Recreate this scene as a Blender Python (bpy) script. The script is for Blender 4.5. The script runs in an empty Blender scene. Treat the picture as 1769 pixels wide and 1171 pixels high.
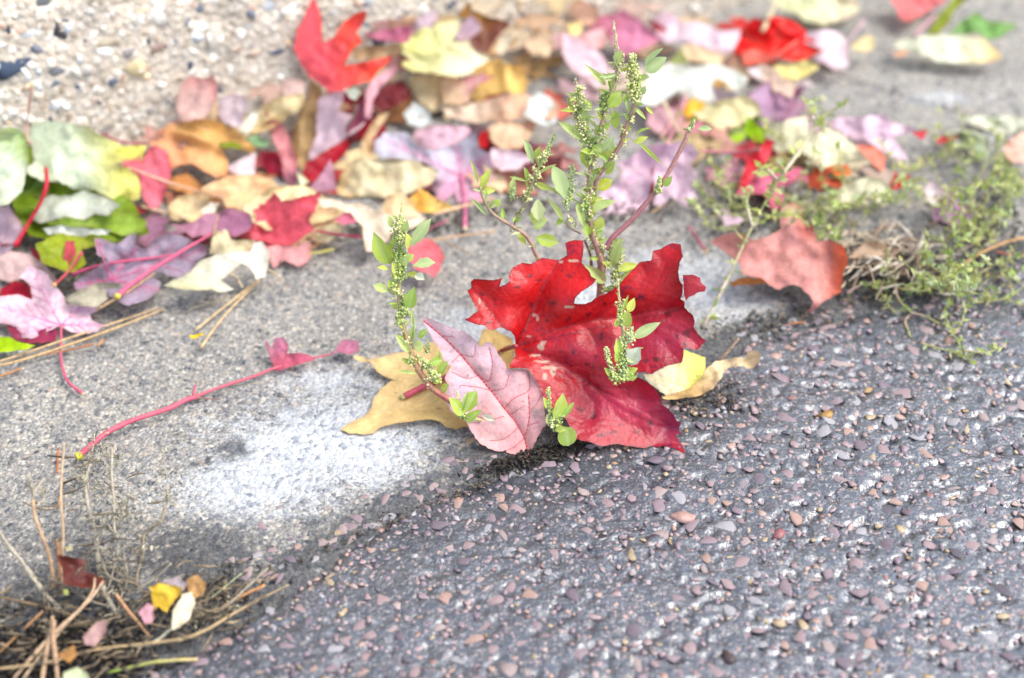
import bpy, math, random
import numpy as np
from mathutils import Vector, Matrix, noise as mnoise
from mathutils.geometry import delaunay_2d_cdt

S = bpy.context.scene
COL = S.collection
R = math.radians
random.seed(7)
rng = np.random.default_rng(7)

# ------------------------------------------------------------------ camera
PITCH = R(40.0); DIST = 0.58
W, H = 1769.0, 1171.0
CAM = np.array([0.0, -DIST*math.cos(PITCH), DIST*math.sin(PITCH)])
FWD = np.array([0.0, math.cos(PITCH), -math.sin(PITCH)])
UPV = np.array([0.0, math.sin(PITCH), math.cos(PITCH)])
cd = bpy.data.cameras.new('camera'); cam = bpy.data.objects.new('camera', cd); COL.objects.link(cam)
cam.location = CAM; cam.rotation_euler = (math.pi/2-PITCH, 0, 0)
cd.lens = 50; cd.sensor_width = 36; cd.clip_start = 0.01; cd.clip_end = 300
cd.dof.use_dof = True; cd.dof.focus_distance = 0.518; cd.dof.aperture_fstop = 5.3
S.camera = cam

# ------------------------------------------------------------------ sky, sun, exposure
SUN_EL, SUN_AZ = 58.0, 96.0       # azimuth clockwise from +Y
wd = bpy.data.worlds.new("World"); S.world = wd; wd.use_nodes = True
nt = wd.node_tree; nt.nodes.clear()
sky = nt.nodes.new('ShaderNodeTexSky'); sky.sky_type = 'NISHITA'; sky.sun_disc = False
sky.sun_elevation = R(SUN_EL); sky.sun_rotation = R(SUN_AZ)
sky.air_density = 1.0; sky.dust_density = 1.3; sky.ozone_density = 1.0
hs = nt.nodes.new('ShaderNodeHueSaturation'); hs.inputs['Saturation'].default_value = 0.72
bg = nt.nodes.new('ShaderNodeBackground'); bg.inputs['Strength'].default_value = 0.135
wo = nt.nodes.new('ShaderNodeOutputWorld')
nt.links.new(sky.outputs[0], hs.inputs['Color']); nt.links.new(hs.outputs[0], bg.inputs[0]); nt.links.new(bg.outputs[0], wo.inputs[0])
sl = bpy.data.lights.new('sun', 'SUN'); sl.energy = 1.5; sl.angle = R(36); sl.color = (1.0, 0.95, 0.87)
so = bpy.data.objects.new('sun', sl); COL.objects.link(so)
d = Vector((math.sin(R(SUN_AZ))*math.cos(R(SUN_EL)), math.cos(R(SUN_AZ))*math.cos(R(SUN_EL)), math.sin(R(SUN_EL))))
so.rotation_euler = d.to_track_quat('Z', 'Y').to_euler(); so.location = (0.6, 1.0, 2.0)
S.view_settings.view_transform = 'Standard'; S.view_settings.look = 'None'
S.view_settings.exposure = 1.68; S.view_settings.gamma = 1
S.render.engine = 'CYCLES'

# ------------------------------------------------------------------ helpers: pixels to places
def ray(px, py):
    px = np.asarray(px, float); py = np.asarray(py, float)
    a = (px-W/2)/W*0.72; b = -(py-H/2)/W*0.72
    v = FWD + np.stack([a, 0*a, 0*a], -1) + b[..., None]*UPV
    return v/np.linalg.norm(v, axis=-1, keepdims=True)
def ground_t(px, py, z=0.0):
    r = ray(px, py); return (z-CAM[2])/np.minimum(r[..., 2], -1e-3)
def G(px, py, z=0.0):
    r = ray(px, py); t = (z-CAM[2])/r[..., 2]
    return CAM + r*np.asarray(t)[..., None]
# the wall: a battered kerb face rising from a line on the ground
WA = G(0, 395)[:2]; WB = G(1290, 5)[:2]
wdir = np.append((WB-WA)/np.linalg.norm(WB-WA), 0)
wout = np.array([wdir[1], -wdir[0], 0.0])              # horizontal, towards the camera side
BAT = R(9)
wn = wout*math.cos(BAT) + np.array([0, 0, math.sin(BAT)])
wup = np.cross(wdir, wn); wup = wup if wup[2] > 0 else -wup
WP = np.append(WA, 0)
def plane_t(px, py, P, n):
    r = ray(px, py); den = r@n
    den = np.where(np.abs(den) < 1e-4, -1e-4, den)
    return ((P-CAM)@n)/den
def wall_t(px, py, off=0.004):
    t = plane_t(px, py, WP+wn*off, wn)
    return np.where(t > 0, t, 9.0)
ZM = dict(A=(0,100,3.902), B=(0,350,3.347), C=(400,0,3.538), D=(350,200,3.538), E=(850,0,3.538), F=(1269,0,3.538),
          G=(1169,250,2.928), H=(0,780,2.994), R=(780,390,2.855), L=(580,350,2.602), P=(780,0,2.439), S=(100,550,2.928), X=(0,0,1.0))
def T(k, pts):
    ox, oy, s = ZM[k]; a = np.array(pts, float).reshape(-1, 2)
    return a/s + np.array([ox, oy])
# the edge of the asphalt, as ground points
edge_px = [(-900,1750),(-300,1420),(60,1230),(340,1110),(520,985),(640,905),(800,830),(940,785),(1080,700),(1180,640),(1290,585),(1420,545),(1560,520),(1769,440),(2100,330),(2600,180)]
EDGE = np.array([G(x, y)[:2] for x, y in edge_px])
def edge_dist(x, y):
    """signed distance to the asphalt edge, positive on the asphalt"""
    x = np.asarray(x, float); y = np.asarray(y, float)
    best = np.full(x.shape, 1e9); sg = np.ones(x.shape)
    for i in range(len(EDGE)-1):
        a, b = EDGE[i], EDGE[i+1]; ab = b-a
        u = np.clip(((x-a[0])*ab[0]+(y-a[1])*ab[1])/(ab@ab), 0, 1)
        dx = x-a[0]-u*ab[0]; dy = y-a[1]-u*ab[1]; dd = np.hypot(dx, dy)
        s = np.where(ab[0]*dy-ab[1]*dx < 0, 1, -1)
        m = dd < best; best = np.where(m, dd, best); sg = np.where(m, s, sg)
    return best*sg

# ------------------------------------------------------------------ helpers: numpy noise
def vnoise(x, y, seed=0):
    xi = np.floor(x).astype(np.int64); yi = np.floor(y).astype(np.int64); xf = x-xi; yf = y-yi
    xf = xf*xf*(3-2*xf); yf = yf*yf*(3-2*yf)
    def h(a, b):
        n = (a*374761393 + b*668265263 + seed*2147483) & 0x7fffffff
        n = ((n ^ (n >> 13))*1274126177) & 0x7fffffff
        return ((n ^ (n >> 16)) & 0xffff)/65535.0
    return (h(xi,yi)*(1-xf)+h(xi+1,yi)*xf)*(1-yf)+(h(xi,yi+1)*(1-xf)+h(xi+1,yi+1)*xf)*yf
def fbm(x, y, o=4, seed=0):
    s = 0; a = 1; t = 0
    for k in range(o):
        s = s+a*vnoise(x*2**k+17*k, y*2**k-9*k, seed+k); t += a; a *= 0.5
    return s/t
def sstep(a, b, x):
    u = np.clip((x-a)/(b-a), 0, 1); return u*u*(3-2*u)

# ------------------------------------------------------------------ helpers: objects
def lin(c, k=0.72):
    c = np.asarray(c, float)/255.0
    l = np.where(c <= 0.04045, c/12.92, ((c+0.055)/1.055)**2.4)
    l = l*k; m = l.max()
    if m > 0.82: l = l*0.82/m
    return np.clip(l, 0.002, 0.82)
def tag(o, label=None, cat=None, group=None, kind=None):
    if label: o['label'] = label
    if cat: o['category'] = cat
    if group: o['group'] = group
    if kind: o['kind'] = kind
    return o
def link(o, parent=None):
    COL.objects.link(o)
    if parent is not None: o.parent = parent
    return o
def mesh_np(name, V, F, mat, cols=None, smooth=True):
    me = bpy.data.meshes.new(name)
    V = np.asarray(V, np.float32); F = np.asarray(F, np.int32)
    k = F.shape[1]
    me.vertices.add(len(V)); me.vertices.foreach_set('co', V.ravel())
    me.loops.add(F.size); me.loops.foreach_set('vertex_index', F.ravel())
    me.polygons.add(len(F)); me.polygons.foreach_set('loop_start', np.arange(0, F.size, k, dtype=np.int32))
    me.update(calc_edges=True)
    if smooth: me.polygons.foreach_set('use_smooth', np.ones(len(F), bool))
    if cols is not None:
        at = me.attributes.new('Col', 'FLOAT_COLOR', 'POINT')
        c = np.ones((len(V), 4), np.float32); c[:, :3] = cols; at.data.foreach_set('color', c.ravel())
    me.materials.append(mat)
    return me
def empty(name, loc):
    o = bpy.data.objects.new(name, None); o.location = Vector(loc); o.empty_display_size = 0.01
    return link(o)
class MB:
    """collects pieces, each with a colour, and links them as one object"""
    def __init__(s): s.V = []; s.F = []; s.C = []; s.n = 0
    def add(s, V, F, c):
        V = np.asarray(V, float); F = np.asarray(F)
        if F.shape[1] == 4: F = np.concatenate([F[:, [0,1,2]], F[:, [0,2,3]]])
        s.V.append(V); s.F.append(F+s.n); s.n += len(V)
        c = np.asarray(c, float); s.C.append(np.tile(c, (len(V), 1)) if c.ndim == 1 else c)
    def build(s, name, mat, parent=None, origin=None, smooth=True):
        V = np.concatenate(s.V); F = np.concatenate(s.F); C = np.concatenate(s.C)
        o0 = np.zeros(3)
        if parent is not None: o0 = np.array(parent.location) if origin is None else np.array(origin)
        elif origin is not None: o0 = np.array(origin)
        me = mesh_np(name, V-o0, F, mat, C, smooth)
        o = bpy.data.objects.new(name, me)
        if parent is None: o.location = o0
        return link(o, parent)
def catmull(P, n=6):
    P = np.asarray(P, float)
    if len(P) < 3:
        u = np.linspace(0, 1, n+1)[:, None]; return P[0]*(1-u)+P[-1]*u
    Q = np.vstack([2*P[0]-P[1], P, 2*P[-1]-P[-2]]); out = []
    for i in range(1, len(Q)-2):
        for t in np.linspace(0, 1, n, endpoint=False):
            a, b, c, e = Q[i-1], Q[i], Q[i+1], Q[i+2]
            out.append(0.5*((2*b)+(-a+c)*t+(2*a-5*b+4*c-e)*t*t+(-a+3*b-3*c+e)*t**3))
    out.append(Q[-2]); return np.array(out)
def tube(P, r, sides=6, n=5, flat=1.0, c=None, c2=None, bumpy=0.0, seed=0):
    """tapered tube: V, F, colours"""
    P = catmull(P, n); m = len(P)
    r = np.interp(np.linspace(0, 1, m), np.linspace(0, 1, len(np.atleast_1d(r))), np.atleast_1d(r))
    if bumpy: r = r*(1+bumpy*(vnoise(np.arange(m)*0.9+seed*13.3, np.zeros(m)+seed, 3)*2-1))
    tg = np.gradient(P, axis=0); tg /= np.linalg.norm(tg, axis=1, keepdims=True)+1e-12
    V = []
    ref = np.array([0, 0, 1.0]) if abs(tg[0][2]) < 0.8 else np.array([0, 1.0, 0])
    for i in range(m):
        s = np.cross(tg[i], ref); s /= np.linalg.norm(s)+1e-12; u = np.cross(s, tg[i])
        for k in range(sides):
            a = 2*math.pi*k/sides
            V.append(P[i]+s*math.cos(a)*r[i]+u*math.sin(a)*r[i]*flat)
        ref = u
    V.append(P[0]); V.append(P[-1]); F = []
    for i in range(m-1):
        for k in range(sides):
            a = i*sides+k; b = i*sides+(k+1) % sides
            F += [(a, b, b+sides), (a, b+sides, a+sides)]
    for k in range(sides):
        F.append((len(V)-2, (k+1) % sides, k)); F.append((len(V)-1, (m-1)*sides+k, (m-1)*sides+(k+1) % sides))
    C = None
    if c is not None:
        c = np.asarray(c); c2 = c if c2 is None else np.asarray(c2)
        u = np.linspace(0, 1, m)[:, None]; cc = c*(1-u)+c2*u
        C = np.vstack([np.repeat(cc, sides, 0), cc[:1], cc[-1:]])
    return np.array(V), np.array(F), C
import bmesh
def ico(sub):
    bm = bmesh.new(); bmesh.ops.create_icosphere(bm, subdivisions=sub, radius=1)
    V = np.array([v.co[:] for v in bm.verts]); F = np.array([[v.index for v in f.verts] for f in bm.faces]); bm.free(); return V, F
ICO1 = ico(1); ICO2 = ico(2)
def rock_shape(seed):
    """angular pebble of 36-40 triangles"""
    rr = np.random.default_rng(seed)
    bm = bmesh.new()
    for k in range(17):
        v = rr.normal(size=3); v /= np.linalg.norm(v); v *= rr.uniform(0.72, 1.15); v[2] = min(v[2], rr.uniform(.55, .75))
        bm.verts.new(v*np.array([1, rr.uniform(.62, .95) if k == 0 else .82, .62]))
    bmesh.ops.convex_hull(bm, input=bm.verts[:])
    bmesh.ops.delete(bm, geom=[v for v in bm.verts if not v.link_faces], context='VERTS')
    bmesh.ops.triangulate(bm, faces=bm.faces[:])
    bm.verts.index_update()
    V = np.array([v.co[:] for v in bm.verts]); F = np.array([[v.index for v in f.verts] for f in bm.faces]); bm.free()
    return V, F
ROCKS = [rock_shape(100+i) for i in range(14)]
def rotz(a): c, s = math.cos(a), math.sin(a); return np.array([[c,-s,0],[s,c,0],[0,0,1]])
def randrot(rr):
    q = rr.normal(size=4); q /= np.linalg.norm(q); return np.array(Matrix(__import__('mathutils').Quaternion(q).to_matrix()))

# ------------------------------------------------------------------ materials
def nmat(name):
    m = bpy.data.materials.new(name); m.use_nodes = True; t = m.node_tree; t.nodes.clear()
    o = t.nodes.new('ShaderNodeOutputMaterial'); return m, t, o
def N(t, typ, **kw):
    n = t.nodes.new(typ)
    for k, v in kw.items():
        if hasattr(n, k): setattr(n, k, v)
        else: n.inputs[k.replace('_', ' ')].default_value = v
    return n
def L(t, a, b): t.links.new(a, b)
def tex(t, coord, typ, scale, detail=3.0, rough=0.6, dist=0.0):
    n = t.nodes.new('ShaderNodeTexNoise' if typ == 'n' else 'ShaderNodeTexVoronoi')
    n.inputs['Scale'].default_value = scale
    if typ == 'n':
        n.inputs['Detail'].default_value = detail; n.inputs['Roughness'].default_value = rough; n.inputs['Distortion'].default_value = dist
    L(t, coord, n.inputs['Vector']); return n
def mathn(t, op, a, b=None, c=None, clamp=False):
    n = t.nodes.new('ShaderNodeMath'); n.operation = op; n.use_clamp = clamp
    for i, v in enumerate((a, b, c)):
        if v is None: continue
        if isinstance(v, (int, float)): n.inputs[i].default_value = v
        else: L(t, v, n.inputs[i])
    return n.outputs[0]
def ramp(t, fac, stops, interp='LINEAR'):
    n = t.nodes.new('ShaderNodeValToRGB'); cr = n.color_ramp; cr.interpolation = interp
    while len(cr.elements) < len(stops): cr.elements.new(0.5)
    for e, (p, c) in zip(cr.elements, stops):
        e.position = p; e.color = (*c, 1) if not isinstance(c, float) else (c, c, c, 1)
    L(t, fac, n.inputs[0]); return n.outputs[0]
def mixc(t, fac, a, b, mode='MIX'):
    n = t.nodes.new('ShaderNodeMix'); n.data_type = 'RGBA'; n.blend_type = mode
    for s, v in ((n.inputs[0], fac), (n.inputs[6], a), (n.inputs[7], b)):
        if isinstance(v, (int, float)): s.default_value = v
        elif isinstance(v, (tuple, list)): s.default_value = (*v, 1)
        else: L(t, v, s)
    return n.outputs[2]
def bump(t, h, dist, strength=1.0, normal=None):
    n = t.nodes.new('ShaderNodeBump'); n.inputs['Distance'].default_value = dist; n.inputs['Strength'].default_value = strength
    L(t, h, n.inputs['Height'])
    if normal is not None: L(t, normal, n.inputs['Normal'])
    return n.outputs[0]

def leaf_material(name, rough=0.45, transl=0.3, coat=0.0, mott=0.36, spots=0.0, bs=0.5, pale=0.25, spec=0.25):
    m, t, o = nmat(name)
    geo = N(t, 'ShaderNodeNewGeometry'); tc = N(t, 'ShaderNodeTexCoord'); P = tc.outputs['Object']
    at = N(t, 'ShaderNodeAttribute', attribute_name='Col')
    n1 = tex(t, P, 'n', 90, 4, 0.65); n2 = tex(t, P, 'n', 700, 4, 0.6); vo = tex(t, P, 'v', 420)
    f1 = ramp(t, n1.outputs[0], [(0.30, (1-mott, 1-mott*1.05, 1-mott*1.1)), (0.62, (1.0, 1.0, 1.0)), (0.8, (1.08, 1.08, 1.05))])
    c = mixc(t, 0.8, at.outputs['Color'], f1, 'MULTIPLY')
    f2 = ramp(t, n2.outputs[0], [(0.3, (0.80, 0.78, 0.78)), (0.6, (1.04, 1.04, 1.04))])
    c = mixc(t, 0.6, c, f2, 'MULTIPLY')
    if spots > 0:
        ns = tex(t, P, 'n', 150, 3, 0.65, 0.6)
        k = ramp(t, ns.outputs[0], [(0.635, (0, 0, 0)), (0.68, (1, 1, 1))])
        k = mathn(t, 'MULTIPLY', k, spots)
        c = mixc(t, k, c, (0.09, 0.004, 0.03))
        nb = tex(t, P, 'n', 55, 5, 0.7, 0.8)
        k2 = mathn(t, 'MULTIPLY', ramp(t, nb.outputs[0], [(0.56, (0, 0, 0)), (0.72, (1, 1, 1))]), 0.5)
        c = mixc(t, k2, c, (0.14, 0.012, 0.05))
    # brown pin pricks and blemishes
    sp = ramp(t, tex(t, P, 'n', 260, 2, 0.5).outputs[0], [(0.70, (0, 0, 0)), (0.74, (1, 1, 1))])
    c = mixc(t, mathn(t, 'MULTIPLY', sp, 0.45), c, (0.12, 0.06, 0.03))
    cb = mixc(t, pale, c, (0.62, 0.60, 0.55))
    c = mixc(t, geo.outputs['Backfacing'], c, cb)
    h = mathn(t, 'ADD', mathn(t, 'MULTIPLY', n1.outputs[0], 1.6), mathn(t, 'ADD', mathn(t, 'MULTIPLY', n2.outputs[0], 0.35), mathn(t, 'MULTIPLY', vo.outputs['Distance'], 0.35)))
    nr = bump(t, h, 0.0009, bs)
    p = N(t, 'ShaderNodeBsdfPrincipled'); L(t, c, p.inputs['Base Color']); L(t, nr, p.inputs['Normal'])
    L(t, mathn(t, 'MULTIPLY_ADD', n1.outputs[0], 0.35, rough-0.17), p.inputs['Roughness'])
    p.inputs['Specular IOR Level'].default_value = spec
    p.inputs['Coat Weight'].default_value = coat; p.inputs['Coat Roughness'].default_value = 0.28
    L(t, nr, p.inputs['Coat Normal'])
    tr = N(t, 'ShaderNodeBsdfTranslucent'); L(t, c, tr.inputs[0]); L(t, nr, tr.inputs['Normal'])
    mx = N(t, 'ShaderNodeMixShader'); mx.inputs[0].default_value = transl
    L(t, p.outputs[0], mx.inputs[1]); L(t, tr.outputs[0], mx.inputs[2]); L(t, mx.outputs[0], o.inputs[0])
    return m
M_LEAF = leaf_material('dry_leaf', 0.5, 0.28, 0.0)
M_RED = leaf_material('red_leaf', 0.50, 0.22, 0.34, mott=0.34, spots=0.55, bs=0.6, pale=0.15, spec=0.28)
M_PINK = leaf_material('pink_leaf', 0.5, 0.25, 0.0, mott=0.12, bs=0.45)
M_GREEN = leaf_material('green_blade', 0.45, 0.35, 0.0, mott=0.25, bs=0.4)
def simple_attr(name, rough, nscale=900, var=0.3, spec=0.4, coat=0.0, bd=0.0003):
    m, t, o = nmat(name)
    tc = N(t, 'ShaderNodeTexCoord'); P = tc.outputs['Object']; at = N(t, 'ShaderNodeAttribute', attribute_name='Col')
    n1 = tex(t, P, 'n', nscale, 4, 0.65)
    n3 = tex(t, P, 'n', nscale*0.25, 3, 0.6)
    f = ramp(t, n1.outputs[0], [(0.3, (1-var,)*3), (0.65, (1+var*0.4,)*3)])
    c = mixc(t, 1.0, at.outputs['Color'], f, 'MULTIPLY')
    f = ramp(t, n3.outputs[0], [(0.3, (1-var,)*3), (0.65, (1+var*0.3,)*3)])
    c = mixc(t, 0.8, c, f, 'MULTIPLY')
    nr = bump(t, n1.outputs[0], bd, 0.8)
    p = N(t, 'ShaderNodeBsdfPrincipled'); L(t, c, p.inputs['Base Color']); L(t, nr, p.inputs['Normal'])
    L(t, mathn(t, 'MULTIPLY_ADD', n3.outputs[0], 0.3, rough-0.15), p.inputs['Roughness'])
    p.inputs['Specular IOR Level'].default_value = spec
    p.inputs['Coat Weight'].default_value = coat; p.inputs['Coat Roughness'].default_value = 0.2
    L(t, p.outputs[0], o.inputs[0]); return m
M_STEM = simple_attr('stem_skin', 0.45, 1500, 0.3)
M_TWIG = simple_attr('dry_straw', 0.7, 1800, 0.45)
M_STONE = simple_attr('wet_stone', 0.48, 1300, 0.30, 0.4, 0.12, 0.0003)
M_PEBBLE = simple_attr('dry_pebble', 0.75, 500, 0.30, 0.3)
M_GRIT = simple_attr('grit', 0.7, 1500, 0.5)
M_SEED = simple_attr('seed_skin', 0.6, 2500, 0.3)

def concrete_material():
    m, t, o = nmat('gutter_concrete')
    tc = N(t, 'ShaderNodeTexCoord'); P = tc.outputs['Object']
    wh = N(t, 'ShaderNodeAttribute', attribute_name='white').outputs['Fac']
    dk = N(t, 'ShaderNodeAttribute', attribute_name='damp_shade').outputs['Fac']
    v1 = tex(t, P, 'v', 560); v1.inputs['Randomness'].default_value = 1
    v2 = tex(t, P, 'v', 1100)
    n1 = tex(t, P, 'n', 900, 5, 0.7); n2 = tex(t, P, 'n', 26, 4, 0.6); n3 = tex(t, P, 'n', 190, 4, 0.7)
    sep = N(t, 'ShaderNodeSeparateColor'); L(t, v1.outputs['Color'], sep.inputs[0])
    sep2 = N(t, 'ShaderNodeSeparateColor'); L(t, v2.outputs['Color'], sep2.inputs[0])
    grain = ramp(t, sep.outputs[0], [(0.0, (0.035, 0.045, 0.055)), (0.20, (0.09, 0.10, 0.115)), (0.32, (0.21, 0.205, 0.185)), (0.62, (0.32, 0.30, 0.25)), (0.80, (0.42, 0.37, 0.29)), (0.93, (0.52, 0.49, 0.43)), (1.0, (0.32, 0.22, 0.16))])
    fine = ramp(t, sep2.outputs[1], [(0.0, (0.10, 0.11, 0.12)), (0.35, (0.25, 0.245, 0.225)), (0.8, (0.36, 0.34, 0.29)), (1.0, (0.48, 0.45, 0.39))])
    c = mixc(t, ramp(t, n3.outputs[0], [(0.4, (0, 0, 0)), (0.6, (1, 1, 1))]), grain, fine)
    mort = ramp(t, v1.outputs['Distance'], [(0.35, (0, 0, 0)), (0.75, (1, 1, 1))])
    c = mixc(t, mathn(t, 'MULTIPLY', mort, 0.6), c, (0.17, 0.165, 0.155))
    c = mixc(t, 1.0, c, ramp(t, n1.outputs[0], [(0.28, (0.45,)*3), (0.5, (1.0,)*3), (0.72, (1.35,)*3)]), 'MULTIPLY')
    c = mixc(t, 1.0, c, ramp(t, n2.outputs[0], [(0.3, (0.80, 0.80, 0.82)), (0.7, (1.12, 1.10, 1.06))]), 'MULTIPLY')
    # pale mineral crust
    wf = mathn(t, 'ADD', wh, mathn(t, 'MULTIPLY', mathn(t, 'SUBTRACT', n3.outputs[0], 0.5), 1.3))
    wf = mathn(t, 'ADD', wf, mathn(t, 'MULTIPLY', mathn(t, 'SUBTRACT', n1.outputs[0], 0.5), 1.3))
    wf = mathn(t, 'ADD', wf, mathn(t, 'MULTIPLY', mathn(t, 'SUBTRACT', n2.outputs[0], 0.5), 1.1))
    wf = ramp(t, wf, [(0.22, (0, 0, 0)), (0.62, (0.50,)*3), (1.6, (0.68,)*3)])
    wc = mixc(t, 0.75, (0.52, 0.55, 0.58), ramp(t, sep.outputs[1], [(0, (0.16, 0.20, 0.25)), (0.25, (0.50, 0.53, 0.57)), (1, (0.72, 0.73, 0.72))]))
    c = mixc(t, 1.0, c, (1.10, 1.10, 1.12), 'MULTIPLY')
    c = mixc(t, wf, c, wc)
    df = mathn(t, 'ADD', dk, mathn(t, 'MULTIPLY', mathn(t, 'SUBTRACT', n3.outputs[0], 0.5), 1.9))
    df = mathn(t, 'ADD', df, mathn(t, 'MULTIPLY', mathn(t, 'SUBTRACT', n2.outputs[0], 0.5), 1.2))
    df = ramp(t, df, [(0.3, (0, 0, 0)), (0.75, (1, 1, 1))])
    c = mixc(t, mathn(t, 'MULTIPLY', df, 0.85), c, mixc(t, 0.16, (0.022, 0.026, 0.034), c))  # damp stains and the leaves' contact shadow, both darkening the base colour
    h = mathn(t, 'ADD', mathn(t, 'MULTIPLY', v1.outputs['Distance'], -0.8), mathn(t, 'MULTIPLY', n1.outputs[0], 0.9))
    h = mathn(t, 'ADD', h, mathn(t, 'MULTIPLY', n3.outputs[0], 1.2))
    nr = bump(t, h, 0.0011, 0.9)
    p = N(t, 'ShaderNodeBsdfPrincipled'); L(t, c, p.inputs['Base Color']); L(t, nr, p.inputs['Normal'])
    p.inputs['Roughness'].default_value = 0.75; p.inputs['Specular IOR Level'].default_value = 0.35
    L(t, p.outputs[0], o.inputs[0]); return m
def asphalt_material():
    m, t, o = nmat('wet_asphalt')
    tc = N(t, 'ShaderNodeTexCoord'); P = tc.outputs['Object']
    dry = N(t, 'ShaderNodeAttribute', attribute_name='damp_shade').outputs['Fac']  # drier patches plus contact shadow painted below the leaves
    n1 = tex(t, P, 'n', 1300, 5, 0.65); n2 = tex(t, P, 'n', 330, 5, 0.62, 0.5); n3 = tex(t, P, 'n', 60, 3, 0.6)
    v1 = tex(t, P, 'v', 620); v2 = tex(t, P, 'v', 1300)
    sep = N(t, 'ShaderNodeSeparateColor'); L(t, v1.outputs['Color'], sep.inputs[0])
    sp2 = N(t, 'ShaderNodeSeparateColor'); L(t, v2.outputs['Color'], sp2.inputs[0])
    c = ramp(t, n2.outputs[0], [(0.3, (0.007, 0.010, 0.016)), (0.7, (0.022, 0.030, 0.045))])
    st = ramp(t, sep.outputs[1], [(0.0, (0.20, 0.15, 0.15)), (0.4, (0.26, 0.22, 0.23)), (0.7, (0.32, 0.22, 0.19)), (0.9, (0.36, 0.32, 0.30)), (1.0, (0.30, 0.20, 0.09))])
    msk = mathn(t, 'MULTIPLY', ramp(t, sep.outputs[0], [(0.50, (0, 0, 0)), (0.52, (1, 1, 1))]), ramp(t, v1.outputs['Distance'], [(0.30, (1, 1, 1)), (0.42, (0, 0, 0))]))
    c = mixc(t, mathn(t, 'MULTIPLY', msk, 0.6), c, st)
    m2 = mathn(t, 'MULTIPLY', ramp(t, sp2.outputs[0], [(0.62, (0, 0, 0)), (0.64, (1, 1, 1))]), ramp(t, v2.outputs['Distance'], [(0.30, (1, 1, 1)), (0.42, (0, 0, 0))]))
    c = mixc(t, mathn(t, 'MULTIPLY', m2, 0.45), c, (0.20, 0.165, 0.165))
    c = mixc(t, 1.0, c, ramp(t, n1.outputs[0], [(0.3, (0.75,)*3), (0.7, (1.2,)*3)]), 'MULTIPLY')
    h = mathn(t, 'ADD', mathn(t, 'MULTIPLY', n1.outputs[0], 0.10), mathn(t, 'MULTIPLY', n2.outputs[0], 0.25))
    film = ramp(t, n2.outputs[0], [(0.36, (0, 0, 0)), (0.42, (0.5,)*3), (0.50, (0.55,)*3), (0.56, (1, 1, 1))])
    h = mathn(t, 'ADD', h, mathn(t, 'MULTIPLY', film, 0.22))
    nr = bump(t, h, 0.0012, 1.0)
    p = N(t, 'ShaderNodeBsdfPrincipled'); L(t, nr, p.inputs['Normal'])
    dry_shade = mathn(t, 'ADD', dry, mathn(t, 'MULTIPLY', mathn(t, 'SUBTRACT', n3.outputs[0], 0.5), 0.9), clamp=True)
    c = mixc(t, mathn(t, 'MULTIPLY', dry_shade, 0.45), c, mixc(t, 1.0, c, (0.35, 0.33, 0.36), 'MULTIPLY'))
    L(t, c, p.inputs['Base Color'])
    L(t, mathn(t, 'MULTIPLY_ADD', dry_shade, 0.25, 0.42), p.inputs['Roughness'])
    p.inputs['Specular IOR Level'].default_value = 0.8
    L(t, mathn(t, 'MULTIPLY_ADD', dry_shade, -0.9, 1.0, clamp=True), p.inputs['Coat Weight']); p.inputs['Coat Roughness'].default_value = 0.27; p.inputs['Coat IOR'].default_value = 1.9
    nc = bump(t, mathn(t, 'ADD', film, mathn(t, 'MULTIPLY', n2.outputs[0], 0.8)), 0.00026, 0.9); L(t, nc, p.inputs['Coat Normal'])
    L(t, p.outputs[0], o.inputs[0]); return m
def wall_material():
    m, t, o = nmat('aggregate_mortar')
    tc = N(t, 'ShaderNodeTexCoord'); P = tc.outputs['Object']
    v = tex(t, P, 'v', 260); n1 = tex(t, P, 'n', 420, 5, 0.7); n2 = tex(t, P, 'n', 25, 3, 0.6)
    sep = N(t, 'ShaderNodeSeparateColor'); L(t, v.outputs['Color'], sep.inputs[0])
    g = ramp(t, sep.outputs[0], [(0, (0.42, 0.33, 0.24)), (0.15, (0.68, 0.58, 0.45)), (0.6, (0.80, 0.72, 0.60)), (0.9, (0.84, 0.79, 0.70)), (1.0, (0.64, 0.45, 0.32))])
    c = mixc(t, ramp(t, v.outputs['Distance'], [(0.3, (0, 0, 0)), (0.6, (1, 1, 1))]), g, (0.68, 0.59, 0.48))
    c = mixc(t, 1.0, c, ramp(t, n1.outputs[0], [(0.3, (0.75,)*3), (0.7, (1.15,)*3)]), 'MULTIPLY')
    c = mixc(t, 1.0, c, ramp(t, n2.outputs[0], [(0.3, (0.85, 0.85, 0.86)), (0.7, (1.1, 1.08, 1.05))]), 'MULTIPLY')
    h = mathn(t, 'ADD', mathn(t, 'MULTIPLY', v.outputs['Distance'], -1.0), n1.outputs[0])
    p = N(t, 'ShaderNodeBsdfPrincipled'); L(t, c, p.inputs['Base Color']); L(t, bump(t, h, 0.003, 1.0), p.inputs['Normal'])
    p.inputs['Roughness'].default_value = 0.85; p.inputs['Specular IOR Level'].default_value = 0.25
    L(t, p.outputs[0], o.inputs[0]); return m
M_CON = concrete_material(); M_ASP = asphalt_material(); M_WALL = wall_material()

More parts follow.
